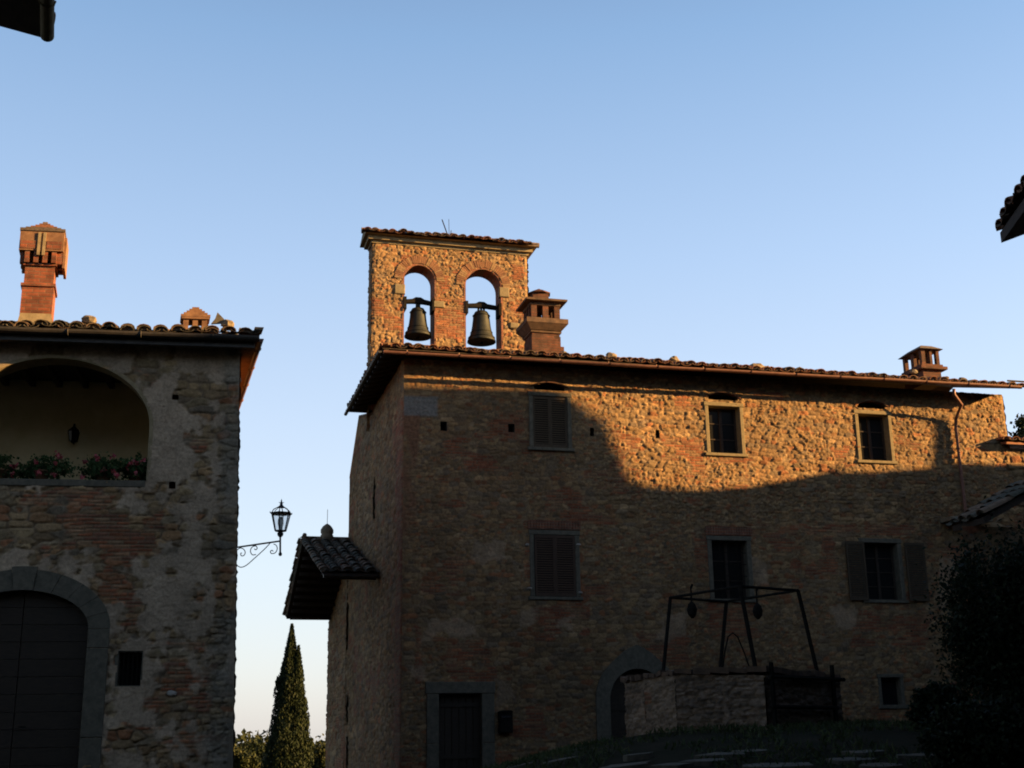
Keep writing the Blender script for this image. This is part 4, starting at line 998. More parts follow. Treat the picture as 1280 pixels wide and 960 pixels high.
M['rubble2'] = noisemat('dark_rubble', (.08,.065,.045), (.17,.14,.10), 4, .95, .8, dist=.05)
M['leaf'] = leafmat('geranium_leaf', (.03,.055,.02), (.045,.08,.03), (.07,.10,.035))
M['flower'] = leafmat('pink_petals', (.30,.04,.05), (.40,.08,.09), (.36,.12,.13), trans=.15)
M['cyp'] = leafmat('cypress_foliage', (.008,.013,.006), (.014,.021,.008), (.026,.033,.012), trans=.05)
M['olive'] = leafmat('oak_foliage', (.018,.024,.009), (.03,.036,.013), (.048,.05,.017), trans=.1)
M['bush'] = leafmat('dark_shrub_foliage', (.007,.012,.006), (.012,.019,.008), (.02,.028,.012), trans=.1)
M['grass'] = leafmat('short_grass', (.03,.045,.018), (.045,.06,.022), (.07,.075,.03), trans=.2)
rng = np.random.default_rng(5)
def leaves(Pn, size, up=0.0, aspect=.6, squash=1.0):
    n = len(Pn); d = rng.normal(size=(n, 3)); d[:, 2] = d[:, 2]*squash+up; d /= np.linalg.norm(d, axis=1)[:, None]
    r = rng.normal(size=(n, 3)); s = np.cross(d, r); s /= np.linalg.norm(s, axis=1)[:, None]
    L = size*rng.uniform(.6, 1.4, n)[:, None]; W = L*aspect
    V = np.stack([Pn-d*L*.5, Pn+s*W*.5, Pn+d*L*.5, Pn-s*W*.5], 1).reshape(-1, 3)
    return V, np.arange(4*n).reshape(n, 4)
def blob(c, r, n, clumps=40, tight=.28, shell=.55, zmin=None):
    """points gathered in clumps spread over an ellipsoid"""
    c = np.array(c); r = np.array(r); k = rng.normal(size=(clumps, 3)); k /= np.linalg.norm(k, axis=1)[:, None]
    k *= rng.uniform(shell, .98, clumps)[:, None]; w_ = rng.integers(0, clumps, n)
    q = k[w_]+rng.normal(size=(n, 3))*tight*rng.uniform(.5, 1.1, clumps)[w_][:, None]
    return c+q*r
def make_pot(px, py, wpx, label, nf):
    s_, z_ = LF.st(px, py, -.2); w_ = LF.st(px+wpx/2, py, -.2)[0]-s_; c = LF.P(s_, -.2, LOG['z0'])
    t_ = thing('geranium_pot', label, 'flower pot', c, 'geraniums on the loggia sill')
    mb = MB(); mb.lathe(c, [(.10, 0), (.14, .17), (.155, .17), (.155, .20), (.13, .20), (.12, .16), (0, .16)], 16); mb.build('pot', M['hood'], t_, smooth=True)
    Pn = blob((c.x, c.y, c.z+.24), (w_*.82, .26, .22), 1500, 34); Pn = Pn[Pn[:, 2] > c.z-.12]
    V, F = leaves(Pn, .055, .2, .9); add_mesh('foliage', V, F, M['leaf'], t_)
    for k in range(nf):
        mb = MB()
        an = random.uniform(math.pi*1.0, 2*math.pi); f = c+Vector((w_*.85*random.uniform(-1, 1), -.2-random.uniform(0, .1), .25+random.uniform(-.22, .2)))
        Pq = []
        for q in range(9):
            g = f+Vector([random.gauss(0, .024) for _ in range(3)]); a_ = Vector([random.gauss(0, 1) for _ in range(3)]).normalized()*.03; b_ = a_.cross(Vector([random.gauss(0, 1) for _ in range(3)])).normalized()*.028
            mb.add([g-a_, g+b_, g+a_, g-b_], [(0, 1, 2, 3)])
        mb.build('flower', M['flower'], t_)
make_pot(3, 575, 60, 'geranium cut off by the left edge of the photo on the loggia sill', 4)
make_pot(54, 575, 84, 'widest pink flowering geranium, in the middle of the loggia sill', 11)
make_pot(130, 578, 58, 'red flowering geranium on the loggia sill, left of the one by the jamb', 8)
make_pot(170, 580, 40, 'geranium on the loggia sill tight against the right jamb', 5)

# ================================================================== STREET LAMP
KF = Frame(LF.P(0, -.35, 0), LU); K = lambda px, py: KF.P(KF.st(px, py)[0], 0, KF.st(px, py)[1])
sl = thing('street_lamp', 'black iron lantern with a star finial on a scrolled bracket at the left house corner', 'street lamp', K(292, 715))
mb = MB(); e0, e1 = KF.st(291, 698), KF.st(294.5, 698); z0, z1 = KF.st(292, 716)[1], KF.st(292, 680)[1]; mb.box(KF, e0[0]-.14, e1[0], -.03, .03, z0, z1)
mb.tube([K(293.5, 684.5), K(351, 676.2)], .017, 6); mb.tube([K(350.3, 664), K(350.3, 692)], .018, 8)
mb.lathe(K(350.3, 693.5), [(.0, -.03), (.03, -.01), (.035, .02), (.018, .05)], 10)
def curve(pts, r=.009):
    P_ = [K(*p) for p in pts]; out = []
    for i in range(len(P_)-1):
        p0 = P_[max(i-1, 0)]; p1, p2 = P_[i], P_[i+1]; p3 = P_[min(i+2, len(P_)-1)]
        for k in range(4):
            t = k/4; out.append(.5*((2*p1)+(p2-p0)*t+(2*p0-5*p1+4*p2-p3)*t*t+(3*p1-p0-3*p2+p3)*t**3))
    out.append(P_[-1]); mb.tube(out, r, 5)
curve([(338, 678.5), (331, 686), (319, 697), (308, 706.5), (301, 709), (296, 706), (294, 699), (294.5, 692), (297, 687), (301, 685), (305, 687), (306.5, 691), (304.5, 694.5), (301.5, 694.5), (300.8, 692), (302.5, 691)])
curve([(320, 681.5), (315, 684), (313, 689), (315.5, 693.5), (320, 693)]) ; curve([(316, 683), (320, 682.6), (321.5, 685.5), (319.5, 687.3), (318, 685.8)])
curve([(342, 680), (345.5, 682), (346.5, 686.5), (344, 691), (339.5, 692), (338, 689.5), (340, 687.8), (341.5, 689.3)])
mb.tube([K(290, 662), K(295, 662)], .03, 6)
mb.build('bracket', M['lampm'], sl)
cb_ = K(350.5, 665); zb = lambda py: KF.st(350.5, py)[1]; wid = lambda px: KF.st(px, 650)[0]-KF.st(350.5, 650)[0]
mb = MB(); Cz = lambda py: Vector((cb_.x, cb_.y, zb(py)))
mb.lathe(cb_, [(.02, -.10), (.05, -.07), (.06, -.03), (.04, .0), (.10, .01), (.10, .03)], 12)
r0, r1 = .105, .185; H_ = zb(642)-zb(664)
for k in range(6): an = 2*math.pi*(k+.5)/6; mb.tube([Cz(664)+Vector((r0*math.cos(an), r0*math.sin(an), 0)), Cz(664)+Vector((r1*math.cos(an), r1*math.sin(an), H_))], .011, 5)
mb.lathe(Cz(642), [(r1-.01, -.01), (r1+.025, -.01), (r1+.03, .012), (r1-.01, .012)], 6)
for k in range(6): an = 2*math.pi*(k+.5)/6; mb.tube([Cz(642)+Vector(((r1+.0)*math.cos(an), (r1+.0)*math.sin(an), 0)), Cz(642)+Vector((.15*math.cos(an), .15*math.sin(an), .07)), Cz(634)+Vector((.06*math.cos(an), .06*math.sin(an), 0))], .009, 4); mb.lathe(Cz(642)+Vector(((r1+.03)*math.cos(an), (r1+.03)*math.sin(an), 0)), [(.012, 0), (0, .04)], 4)
mb.lathe(Cz(634), [(.07, -.01), (.05, .02), (.025, .04)], 10)
mb.build('lantern_frame', M['lampm'], sl)
mb = MB(); cc = Cz(629)
for k in range(5):
    an = math.pi/2+2*math.pi*k/5; mb.add([cc+KF.U*(.06*math.cos(an))+Vector((0, 0, .06*math.sin(an))), cc+KF.U*(.02*math.cos(an+.6))+Vector((0, 0, .02*math.sin(an+.6))), cc+KF.N*.012, cc+KF.U*(.02*math.cos(an-.6))+Vector((0, 0, .02*math.sin(an-.6))), cc-KF.N*.012], [(0, 1, 2), (0, 2, 3), (0, 4, 1), (0, 3, 4)])
mb.lathe(cc, [(.02, -.07), (.03, -.03), (.02, 0), (.012, .05), (0, .09)], 8); mb.build('finial', M['lampm'], sl)
gm_, gt, gn, gl, gp = newmat('lamp_glass'); gp.inputs['Base Color'].default_value = (.85, .87, .88, 1); gp.inputs['Roughness'].default_value = .15; gp.inputs['Transmission Weight'].default_value = .9; gp.inputs['IOR'].default_value = 1.05
mb = MB(); mb.lathe(Cz(664), [(r0-.004, .0), (r1-.004, H_)], 6); mb.V = mb.V; mb.F = mb.F[:6]; mb.build('lantern_glass', gm_, sl)
mb = MB(); mb.lathe(Cz(663), [(.03, 0), (.035, .06), (.05, .12), (.05, .2), (.03, .25), (0, .27)], 12); mb.build('bulb', noisemat('frosted_bulb', (.5,.48,.42), (.6,.58,.5), 3, .4), sl, smooth=True)

# ================================================================== LETTER BOX
a, b, q, t = MF.rect(622, 638.5, 890.5, 916); mb = MB(); mb.bbox(MF, a, b, .04, .2, q, t, .02); mb.prism(MF, [(a-.02, t), (b+.02, t), (b-.04, t+.04), (a+.04, t+.04)], .03, .22)
lb = thing('letter_box', 'dark metal letter box on the wall right of the rectangular door', 'letter box', MF.P((a+b)/2, 0, q)); mb.build('box', M['iron'], lb)
mb = MB(); mb.box(MF, a+.05, b-.05, .2, .212, t-.12, t-.08); mb.build('flap', M['lampm'], lb)

# ================================================================== WELL
def WP(px, D, z): r = ray(px, 920); k = D/r.y; return Vector((CAM.x+r.x*k, D, z))
RIM = [(784, 20.6, 1.53), (810, 19.9, 1.55), (848, 19.1, 1.58), (960, 18.6, 1.55), (1054, 19.8, 1.50), (1012, 21.9, 1.5), (862, 22.3, 1.5)]
well = thing('well', 'old polygonal stone well with a tapering iron frame over it and an iron rail', 'well', WP(920, 20.4, .5))
wv = [WP(*p) for p in RIM]; n = len(wv); parts = []
cen = sum(wv, Vector())/n
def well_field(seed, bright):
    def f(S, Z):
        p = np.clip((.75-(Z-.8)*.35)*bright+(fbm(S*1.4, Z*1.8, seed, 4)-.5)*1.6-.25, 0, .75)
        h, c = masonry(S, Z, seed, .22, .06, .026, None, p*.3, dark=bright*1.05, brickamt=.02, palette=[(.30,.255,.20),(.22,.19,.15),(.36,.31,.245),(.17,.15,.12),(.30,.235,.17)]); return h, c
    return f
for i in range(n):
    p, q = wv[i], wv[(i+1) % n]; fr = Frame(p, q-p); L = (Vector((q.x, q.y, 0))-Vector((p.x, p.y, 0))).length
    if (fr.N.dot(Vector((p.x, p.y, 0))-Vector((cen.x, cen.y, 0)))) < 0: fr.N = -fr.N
    parts.append(grid_wall(fr, 0, L, -.1, 1.8, .025, .02, well_field(40+i, (1.0 if i in (0, 1, 2) else .7)), top=lambda S, p=p, q=q, L=L: np.interp(S, [0, L], [p.z-.08, q.z-.08])))  # left faces limier; the shade of the others is put into their colour
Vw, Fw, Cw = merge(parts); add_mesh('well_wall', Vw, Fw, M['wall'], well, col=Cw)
mb = MB(); 
inner = [v+(cen-v)*.22 for v in wv]
ou = [v+(v-cen).normalized()*.07 for v in wv]
for i in range(n):
    j = (i+1) % n; m_ = 5
    for k in range(m_):
        a0, a1 = ou[i].lerp(ou[j], k/m_+.008), ou[i].lerp(ou[j], (k+1)/m_-.008); b0, b1 = inner[i].lerp(inner[j], k/m_+.008), inner[i].lerp(inner[j], (k+1)/m_-.008)
        dz = Vector((0, 0, random.uniform(-.015, .015))); lo = Vector((0, 0, -.075)); a0 = a0+Vector([random.uniform(-.03,.03) for _ in range(3)]); a1 = a1+Vector([random.uniform(-.03,.03) for _ in range(3)])
        mb.hexa([a0+lo, a1+lo, b1+lo, b0+lo, a0+dz, a1+dz, b1+dz, b0+dz])
mb.build('coping', M['tray'], well)
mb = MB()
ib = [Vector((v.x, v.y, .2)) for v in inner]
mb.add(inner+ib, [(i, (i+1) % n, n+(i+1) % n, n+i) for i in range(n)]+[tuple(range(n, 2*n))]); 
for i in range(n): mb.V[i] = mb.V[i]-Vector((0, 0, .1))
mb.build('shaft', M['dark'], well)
def WQ(px, py, D): r = ray(px, py); return CAM+r*(D/r.y)
TL, TF, TR, TB = WQ(838, 747, 21.0), WQ(925, 733, 18.95), WQ(997.5, 738, 19.7), WQ(908, 752, 22.0)
zt_ = 3.2
for v in (TL, TF, TR, TB): pass
mb = MB(); 
feet = [WQ(828.5, 840, 20.6), WQ(945.5, 838, 18.8), WQ(1022, 839, 19.7), WQ(899.5, 838, 21.9)]
for f, t_ in zip(feet, (TL, TF, TR, TB)): mb.tube([f-Vector((0, 0, .05)), t_], .032, 6)
for a_, b_ in ((TL, TF), (TF, TR), (TR, TB), (TB, TL)): mb.tube([a_, b_], .024, 6)
mb.tube([WQ(903, 838, 20.5), WQ(906, 815, 20.5), WQ(910, 796, 20.5), WQ(916, 791, 20.5), WQ(922, 796, 20.5), WQ(930, 815, 20.5), WQ(938, 838, 20.5)], .013, 5)
mb.build('well_frame', M['iron'], well)
for (t0, A1, A2, py, hgt) in ((.32, TL, TF, 762, .36), (.55, TR, TB, 758, .34)):
    p = A1.lerp(A2, t0); mb = MB(); mb.tube([p+Vector((0, 0, .1)), p-Vector((0, 0, .12))], .014, 5)
    mb.lathe(p-Vector((0, 0, .12+hgt*.72)), [(.02, 0), (.07, .06), (.085, .14), (.06, .22), (.02, .26)], 10); mb.tube([p+Vector((0, 0, .1)), p+Vector((.03, 0, .16))], .02, 5); mb.build('pulley', M['iron'], well)
mb = MB(); B_, C_2 = wv[3], wv[4]; o_ = (B_-cen); o_.z = 0; nrm = Frame(B_, C_2-B_).N
if nrm.dot(o_) < 0: nrm = -nrm
rp = lambda t, z: Vector((B_.x+(C_2.x-B_.x)*t, B_.y+(C_2.y-B_.y)*t, z))+nrm*.1
for t in (.03, .84): mb.tube([rp(t, .1), rp(t, 1.62)], .035, 6)
for z in (1.42, 1.0): mb.tube([rp(0, z), rp(1.0 if z > 1.2 else .88, z-.01)], .032, 6)
mb.build('iron_rail', M['iron'], well)

# ================================================================== GROUND
def gz(x, y):
    x = np.asarray(x, float); y = np.asarray(y, float)
    t = sstep(-3, 5, x-(y-30)*.2); z30 = -.75+1.05*t
    z = -1.0+(z30+1.0)*sstep(4, 20, y)+.45*np.exp(-((x-4.2)**2+(y-19.5)**2)/36)
    dropL = sstep(33, 75, y)*(1-sstep(-6, 14, x))
    z = z-6.0*dropL - 14*sstep(60, 200, y)
    return z
def gridco(lo, hi, fine_lo, fine_hi, step):
    f = np.arange(fine_lo, fine_hi+step, step); out = [f]
    a = []; v = fine_hi; s = step
    while v < hi: s *= 1.25; v += s; a.append(v)
    b = []; v = fine_lo; s = step
    while v > lo: s *= 1.25; v -= s; b.append(v)
    return np.concatenate([b[::-1], f, a])
gx = gridco(-2500, 2500, -12, 18, .22); gy = gridco(-600, 3000, 2, 34, .22)
X, Y = np.meshgrid(gx, gy); Z = gz(X, Y) + (np.abs(X) < 40)*(np.abs(Y) < 60)*(fbm(X.ravel()*.8, Y.ravel()*.8, 3, 4).reshape(X.shape)-.5)*.12
idx = np.arange(X.size).reshape(X.shape); F = np.stack([idx[:-1, :-1], idx[:-1, 1:], idx[1:, 1:], idx[1:, :-1]], -1).reshape(-1, 4)
M['ground'] = noisemat('earth_and_turf', (.014,.016,.008), (.034,.029,.019), 1.2, 1.0, .5, dist=.03, detail=10, spec=.03)
g = add_mesh('ground', np.stack([X.ravel(), Y.ravel(), Z.ravel()], 1), F, M['ground'], None, smooth=True); g['kind'] = 'structure'
n = 42000; gxx = rng.uniform(-1, 13, n); gyy = rng.uniform(11, 30, n); keep = fbm(gxx*.6, gyy*.6, 91, 3) > .40; gxx, gyy = gxx[keep], gyy[keep]
Pn = np.stack([gxx, gyy, gz(gxx, gyy)+.04], 1); V, F = leaves(Pn, .13, 1.6, .16); o = add_mesh('grass', V, F, M['grass']); tag(o, 'short dark grass on the rise in front of the well', 'grass', kind='stuff')
mb = MB(); rr = random.Random(3)
for (px, py, w_) in ((905, 944, 1.0), (940, 939, .7), (1060, 951, .9), (1080, 941, .8), (800, 944, .6), (700, 951, .8), (780, 958, 1.1), (650, 958, .7), (880, 951, .9), (1150, 946, .8), (1230, 952, 1.1), (980, 957, 1.3), (1100, 958, .9), (840, 958, .8)):
    r = ray(px, py); k = 5.0
    while k < 40 and (CAM+r*k).z > float(gz((CAM+r*k).x, (CAM+r*k).y))+.05: k += .1
    p = CAM+r*k; m_ = 9; ring = []
    for q in range(m_):
        an = 2*math.pi*q/m_; x = p.x+w_*.36*rr.uniform(.5, 1.1)*math.cos(an); y = p.y+w_*.13*rr.uniform(.5, 1.1)*math.sin(an); ring.append(Vector((x, y, float(gz(x, y))+.06)))
    mb.add(ring+[v-Vector((0, 0, .12)) for v in ring], [tuple(range(m_))]+[(i, (i+1) % m_, m_+(i+1) % m_, m_+i) for i in range(m_)])
o = mb.build('path', M['serena']); o['kind'] = 'structure'

# ================================================================== VEGETATION
def tree_thing(name, label, cat, base, h, crown_pts, lsize, mat, trunk_r=.12, group=None, up=0.3, aspect=.6, limbs=5, core=None):
    t_ = thing(name, label, cat, base, group); b = Vector(base)
    mb = MB(); mb.tube([b-Vector((0, 0, .3)), b+Vector((.05, 0, h*.35)), b+Vector((-.03, .02, h*.75))], [trunk_r, trunk_r*.7, trunk_r*.25], 8)
    for k in range(limbs):
        an = k*2.4; z0 = h*(.25+.08*k); mb.tube([b+Vector((0, 0, z0)), b+Vector((math.cos(an)*h*.12, math.sin(an)*h*.12, z0+h*.16)), b+Vector((math.cos(an)*h*.2, math.sin(an)*h*.2, z0+h*.3))], [trunk_r*.4, trunk_r*.25, trunk_r*.08], 5)
    mb.build('trunk', M['wood'], t_)
    V, F = leaves(crown_pts, lsize, up, aspect)
    if core is not None:
        cv, cf2 = core; F = np.concatenate([F, cf2+len(V)]); V = np.concatenate([V, cv])
    add_mesh('crown', V, F, mat, t_); return t_
# cypress
Dc = 58.0; bb = WQ(364, 960, Dc); tip = WQ(365, 781, Dc); tip2 = WQ(376, 808, Dc); zb_ = float(gz(bb.x, bb.y)); 
def spire(cx, cy, z0, z1, R, n, seed):
    """upright columnar crown made of ascending sprays"""
    u = rng.uniform(0, 1, n)**.8; prof = R*np.interp(u, [0, .1, .3, .55, .75, .9, 1], [.75, .98, 1.0, .80, .50, .22, .03])
    nb = 90; ba = rng.uniform(0, 2*np.pi, nb); bu = rng.uniform(0, 1, nb); bw = rng.uniform(.82, 1.18, nb)
    an = rng.uniform(0, 2*np.pi, n); k = np.argmin(np.abs(((an[:, None]-ba[None]+np.pi) % (2*np.pi))-np.pi)*1.2+np.abs(u[:, None]-bu[None])*6, axis=1)
    rr_ = prof*bw[k]*np.sqrt(rng.uniform(.35, 1, n))*(1+.22*(rng.uniform(0, 1, nb)[k]-.4)*rng.uniform(0, 1, n)); return np.stack([cx+rr_*np.cos(an), cy+rr_*np.sin(an), z0+(z1-z0)*u], 1)
P1 = spire(tip.x-.0, Dc, zb_+.3, tip.z, 1.08, 26000, 1); P2 = spire(tip2.x-.08, Dc-.1, zb_+.3, tip2.z, .80, 16000, 2); P3 = spire(tip.x-.35, Dc, zb_+.3, tip.z-4.2, .85, 8000, 3)
def corespire(cx, cy, z0, z1, R):
    u = np.linspace(0, 1, 30); a = np.linspace(0, 2*np.pi, 13)[:-1]; U_, A__ = np.meshgrid(u, a, indexing='ij')
    r_ = R*.72*np.interp(U_, [0, .1, .3, .55, .75, .9, 1], [.75, .98, 1.0, .80, .50, .20, .0])*(.8+.4*_h((A__*100).astype(int), (U_*100).astype(int), 3))
    V = np.stack([cx+r_*np.cos(A__), cy+r_*np.sin(A__), z0+(z1-z0)*U_], -1).reshape(-1, 3); ix = np.arange(30*12).reshape(30, 12)
    return V, np.stack([ix[:-1], np.roll(ix[:-1], -1, 1), np.roll(ix[1:], -1, 1), ix[1:]], -1).reshape(-1, 4)
c1_, c2_ = corespire(tip.x, Dc, zb_+.3, tip.z-.2, 1.08), corespire(tip2.x-.08, Dc-.1, zb_+.3, tip2.z-.2, .8)
CORE = (np.concatenate([c1_[0], c2_[0]]), np.concatenate([c1_[1], c2_[1]+len(c1_[0])]))
tree_thing('cypress_tree', 'tall dark pointed cypress between the two stone houses', 'tree', (tip.x, Dc, zb_), tip.z-zb_, np.concatenate([P1, P2, P3]), .15, M['cyp'], .2, up=2.4, aspect=.35, limbs=0, core=CORE)
# trees beyond
for i, (px, pt, wpx, D, lab, mt) in enumerate(((303, 936, 26, 62, 'olive green tree close to the left house corner, left of the cypress', 'olive'), (327, 928, 22, 80, 'bushy tree touching the left flank of the cypress', 'cyp'), (402, 926, 24, 66, 'olive green tree between the cypress and the long house', 'olive'), (310, 924, 34, 105, 'darker tree further back, left of the cypress', 'cyp'))):
    top = WQ(px, pt, D); w_ = wpx/1567*D*.5+.6; zb2 = float(gz(top.x, D)); H_ = top.z-zb2
    pts = np.concatenate([blob((top.x+w_*.4*rng.uniform(-1, 1), D+rng.uniform(-.5, .5), top.z-H_*.33+rng.uniform(-.3, .1)), (w_*.9, w_*.9, H_*.33), 12000, 60, .13) for _ in range(2)])
    tree_thing('background_tree', lab, 'tree', (top.x, D, zb2), H_, pts, .15, M[mt], .2, 'trees beyond the passage')
# far wood as one mass
pts = []
for k in range(160):
    x = rng.uniform(-90, 30); y = rng.uniform(150, 230); z = float(gz(x, y)); r_ = rng.uniform(3, 5); hh = WQ(310, 933+rng.uniform(-7, 26), y).z
    pts.append(blob((x, y, hh-2.5), (r_, r_, 3.6), 700, 24, .2))
V, F = leaves(np.concatenate(pts), 1.0, .2, .7); o = add_mesh('far_wood', V, F, M['olive']); tag(o, 'far wooded ridge on the horizon behind the cypress', 'wood', kind='stuff')
# shrubs at the right
def shrub(px, ptop, D, rx, label, n, mat='bush', ry=None, grp=None, sz=.06):
    c = WQ(px, ptop, D); zb3 = float(gz(c.x, D)); H_ = c.z-zb3
    pts = np.concatenate([blob((c.x, D, zb3+H_*.48), (rx, ry or rx, H_*.5), n, 150, .13, .6), blob((c.x, D, zb3+H_*.3), (rx*1.05, (ry or rx), H_*.3), n//3, 60, .15, .6)]); pts = pts[pts[:, 2] > zb3]
    core_ = blob((c.x, D, zb3+H_*.45), (rx*.6, rx*.6, H_*.4), n//3, 60, .3, .0); pts = np.concatenate([pts, core_])
    tree_thing('shrub', label, 'shrub', (c.x, D, zb3), H_, pts, sz, M[mat], .07, up=.2, aspect=.55)
shrub(1292, 642, 17.0, 1.28, 'big dark rounded evergreen shrub at the right edge, taller than the well', 46000)
shrub(1172, 852, 18.5, .42, 'low dark shrub at the left foot of the big evergreen shrub', 7000)
shrub(1237, 872, 14.5, .75, 'dark low shrub at the bottom right corner in front of the big evergreen', 12000)
# ================================================================== RIGHT EDGE STRUCTURES
AF = Frame(MF.P(S_END-.14, -.005, 0), FU)
adj = thing('low_house', 'lower rubble wall and lean roof joined to the right end of the long house', 'house', AF.P(0, 0, 0))
zt_a = AF.st(1262, 561)[1]
V_, F_, C_ = grid_wall(AF, 0, 7, BASE, zt_a, .03, .028, lambda S, Z: masonry(S, Z, 83, .36, .2, .06)); 
V2_ = grid_wall(Frame(AF.P(0, 0, 0), BK, -FU), 0, .25, BASE, zt_a, .05, .04, lambda S, Z: masonry(S, Z, 84, .36, .2, .03), flip=True)
add_mesh('wall', V_, F_, M['wall'], adj, col=C_)
mb = MB(); x0 = AF.st(1258, 552, .3)[0]; z0 = AF.st(1262, 554.5, .3)[1]
slab(mb, [AF.P(x0, .3, z0+.05), AF.P(8, .3, z0+.05), AF.P(8, -3, z0+.75), AF.P(x0, -3, z0+.75)], .06); dk = mb.build('roof_deck', M['board'], adj)
mb = MB(); Ba = AF.P(0, -3, .7)-AF.P(0, .3, 0); tiles(mb, AF.P(x0, .34, z0+.05), FU, Ba, 7-x0, lambda s: Ba.length, seed=44); mb.build('roof', M['tile'], adj)
mb = MB(); mb.box(AF, .5, 7, -3, -.4, BASE, z0-.1); mb.build('back_wall', M['mortar'], adj)
shd = Frame(WP(1225, 25.5, 0), FU)
sh_ = thing('garden_shed', 'small dark lean-to with sloping tiles half hidden by the big shrub', 'shed', shd.P(0, 0, 0))
p = [shd.st(*q) for q in ((1218, 650), (1300, 602), (1300, 612), (1220, 657))]
mb = MB(); mb.prism(shd, p, .3, -.8); rfd = mb.build('roof_deck', M['wood'], sh_)
mb = MB(); dS = Vector(shd.P(p[1][0], 0, p[1][1])-shd.P(p[0][0], 0, p[0][1])); tiles(mb, shd.P(p[0][0], .28, p[0][1]), -BK*-1, dS, 1.0, lambda s: dS.length, seed=46); mb.build('roof', M['tilemoss'], sh_)
V_, F_, C_ = grid_wall(shd, .1, 6, -1, p[3][1]-.02, .05, .04, lambda S, Z: masonry(S, Z, 95, dark=.7)); add_mesh('wall', V_, F_, M['wall'], sh_, col=C_)
cf_ = MF.rect(1174, 1226, 650, 655); mb = MB(); mb.bbox(MF, cf_[0], cf_[1], -.05, .55, cf_[2], cf_[3]); 
for k in range(5):
    x = cf_[0]+.1+k*.15; 
o = mb.build('stone_shelf', M['rock'], house)
c = WQ(1290, 520, 46); zb4 = -.5
tree_thing('background_tree', 'dark tree top showing above the low roof at the right edge', 'tree', (c.x, 46, zb4), c.z-zb4, blob((c.x, 46, c.z-1.4), (.55+.4, 1.2, 1.3), 5000, 40, .2), .18, M['cyp'], .15)

# ================================================================== HOUSES CLOSE TO THE VIEWER (only their eaves are in the picture)
Kp = WQ(56, 47, 10.0); E = Vector((-.36, 1, 0)).normalized(); Wd = Vector((-.99, -.13, 0)).normalized()
nh = thing('near_house', 'dark eave corner with a pale gutter cutting into the top left corner', 'house', (Kp.x, Kp.y, 0))
up = Vector((0, 0, .24)); a_ = Kp; b_ = Kp-E*16; mb = MB(); sl_ = Wd*6+Vector((0, 0, 1.6))
slab(mb, [a_+Vector((0,0,.07)), b_+Vector((0,0,.07)), b_+sl_, a_+sl_], .08); ndk = mb.build('roof_deck', M['wood'], nh)
mb = MB(); gutter(mb, Kp+Vector((.02, 0, .02)), b_+Vector((.02, 0, .02)), .06, Vector((E.y, -E.x, 0))); mb.build('gutter', M['sill'], nh)
mb = MB(); tiles(mb, a_+Vector((0, 0, .09)), -E, sl_, 16, lambda s: sl_.length, seed=71); mb.build('roof', M['tile'], nh)
mb = MB(); fr = Frame(Kp+Wd*.85-E*.9, -E, Vector((E.y, -E.x, 0))); mb.box(fr, 0, 14.4, -9, 0, -1, Kp.z+.05); mb.build('wall', M['rubble2'], nh)
Kr = WQ(1250, 291, 14.0); E2 = Vector((-.1, -1, 0)).normalized(); W2_ = Vector((.995, -.1, 0))
nr = thing('near_house', 'dark tiled eave corner poking in from the right edge against the sky', 'house', (Kr.x, Kr.y, 0))
mb = MB(); sl_ = W2_*5+Vector((0, 0, 1.7)); slab(mb, [Kr+Vector((0,0,.0)), Kr+E2*13, Kr+E2*13+sl_, Kr+sl_], .13); mb.build('roof_deck', M['wood'], nr)
mb = MB(); tiles(mb, Kr+Vector((0, 0, .02)), E2, sl_, 13, lambda s: sl_.length, seed=72); mb.build('roof', M['tile'], nr)
mb = MB(); fr = Frame(Kr+W2_*.9+E2*.6, E2, -W2_); zt2 = Kr.z+.16; mb.hexa([fr.P(0, 0, -2), fr.P(12, 0, -2), fr.P(12, -4.1, -2), fr.P(0, -4.1, -2), fr.P(0, 0, zt2), fr.P(12, 0, zt2), fr.P(12, -4.1, zt2+1.39), fr.P(0, -4.1, zt2+1.39)]); mb.build('wall', M['rubble2'], nr)

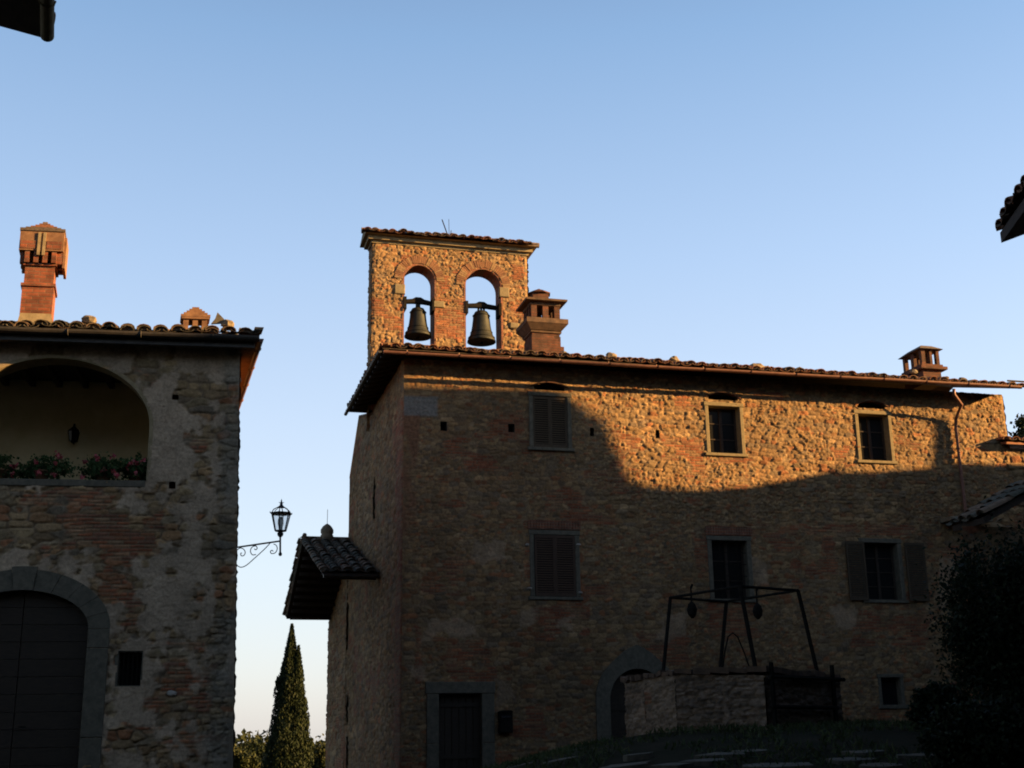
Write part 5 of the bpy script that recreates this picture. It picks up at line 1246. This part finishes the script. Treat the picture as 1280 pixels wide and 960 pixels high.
# house row on the sunny side whose roofline shades the square
KD = 22.0; PL = Vector((-SUN_H.y, SUN_H.x, 0)); tn = math.tan(SUN_EL)
def occ(P): h = P.dot(SUN_H); return (P.dot(PL), P.z+(KD-h)*tn)
bnd = [(508, 480), (560, 482), (600, 483), (660, 485), (700, 489), (712, 500), (728, 503), (742, 518), (756, 522), (765, 540), (770, 558), (780, 570), (784, 588), (795, 603), (830, 609), (870, 612), (935, 608), (985, 600), (1036, 590), (1040, 583), (1050, 583), (1054, 590), (1100, 589), (1165, 585), (1167, 522), (1183, 524), (1185, 578), (1235, 580), (1278, 582)]
prof = []
for px, py in bnd: s_, z_ = MF.st(px, py); prof.append(occ(MF.P(s_, .03, z_)))
prof = [(prof[-1][0]+6, prof[-1][1]-.5)]+prof[::-1]
prof = sorted(prof, key=lambda p: 0) [::-1]
lz = occ(LF.P(0, OVL, zte+.12)); lz2 = occ(LF.P(-6, OVL, zte+.16))
left_lat = -9.0
prof = [(left_lat, lz2[1]), (lz[0]+.8, lz[1]), (lz[0]+1.4, lz[1]-.7), (prof[0][0]-1.0, prof[0][1]-.6), (prof[0][0]-.6, prof[0][1])]+prof
OF = Frame(SUN_H*KD, PL, -SUN_H)
oc = thing('unseen_house', 'tall stone house row on the sunny side of the square, out of the picture', 'house', OF.P(25, 0, 0))
mb = MB(); mb.prism(OF, [(p[0], p[1]) for p in prof]+[(prof[-1][0], -1), (prof[0][0], -1)], 0, -3); mb.build('wall', M['rubble2'], oc)
mb = MB()
for k in range(6):
    for j in range(3): mb = MB(); x = left_lat+6+k*5.0; mb.box(OF, x, x+.9, .0, .05, 2+j*3, 3.4+j*3); mb.build('shutter', M['shutb'], oc)

# unseen row of houses added behind the camera to block sky and darken the walls
RFm = Frame((-26, -4, 0), (1, 0, 0), (0, 1, 0))
row = thing('unseen_house', 'row of houses added behind the camera to block sky light, out of the picture', 'house', (0, -4, 0))
mb = MB(); mb.box(RFm, 0, 60, -8, 0, -2, 14.5); mb.build('wall', M['rubble2'], row)
mb = MB(); slab(mb, [RFm.P(-.5, .8, 14.4), RFm.P(60.5, .8, 14.4), RFm.P(60.5, -4, 16), RFm.P(-.5, -4, 16)], .1); slab(mb, [RFm.P(-.5, -4, 15.99), RFm.P(60.5, -4, 15.99), RFm.P(60.5, -8.8, 14.4), RFm.P(-.5, -8.8, 14.4)], .1); mb.build('roof', M['tilemoss'], row)
mb = MB()
for k in range(14):
    for j in range(4): mb = MB(); mb.box(RFm, 2+k*4.2, 3+k*4.2, .0, .05, 1+j*3.2, 2.5+j*3.2); mb.build('shutter', M['shut'], row)
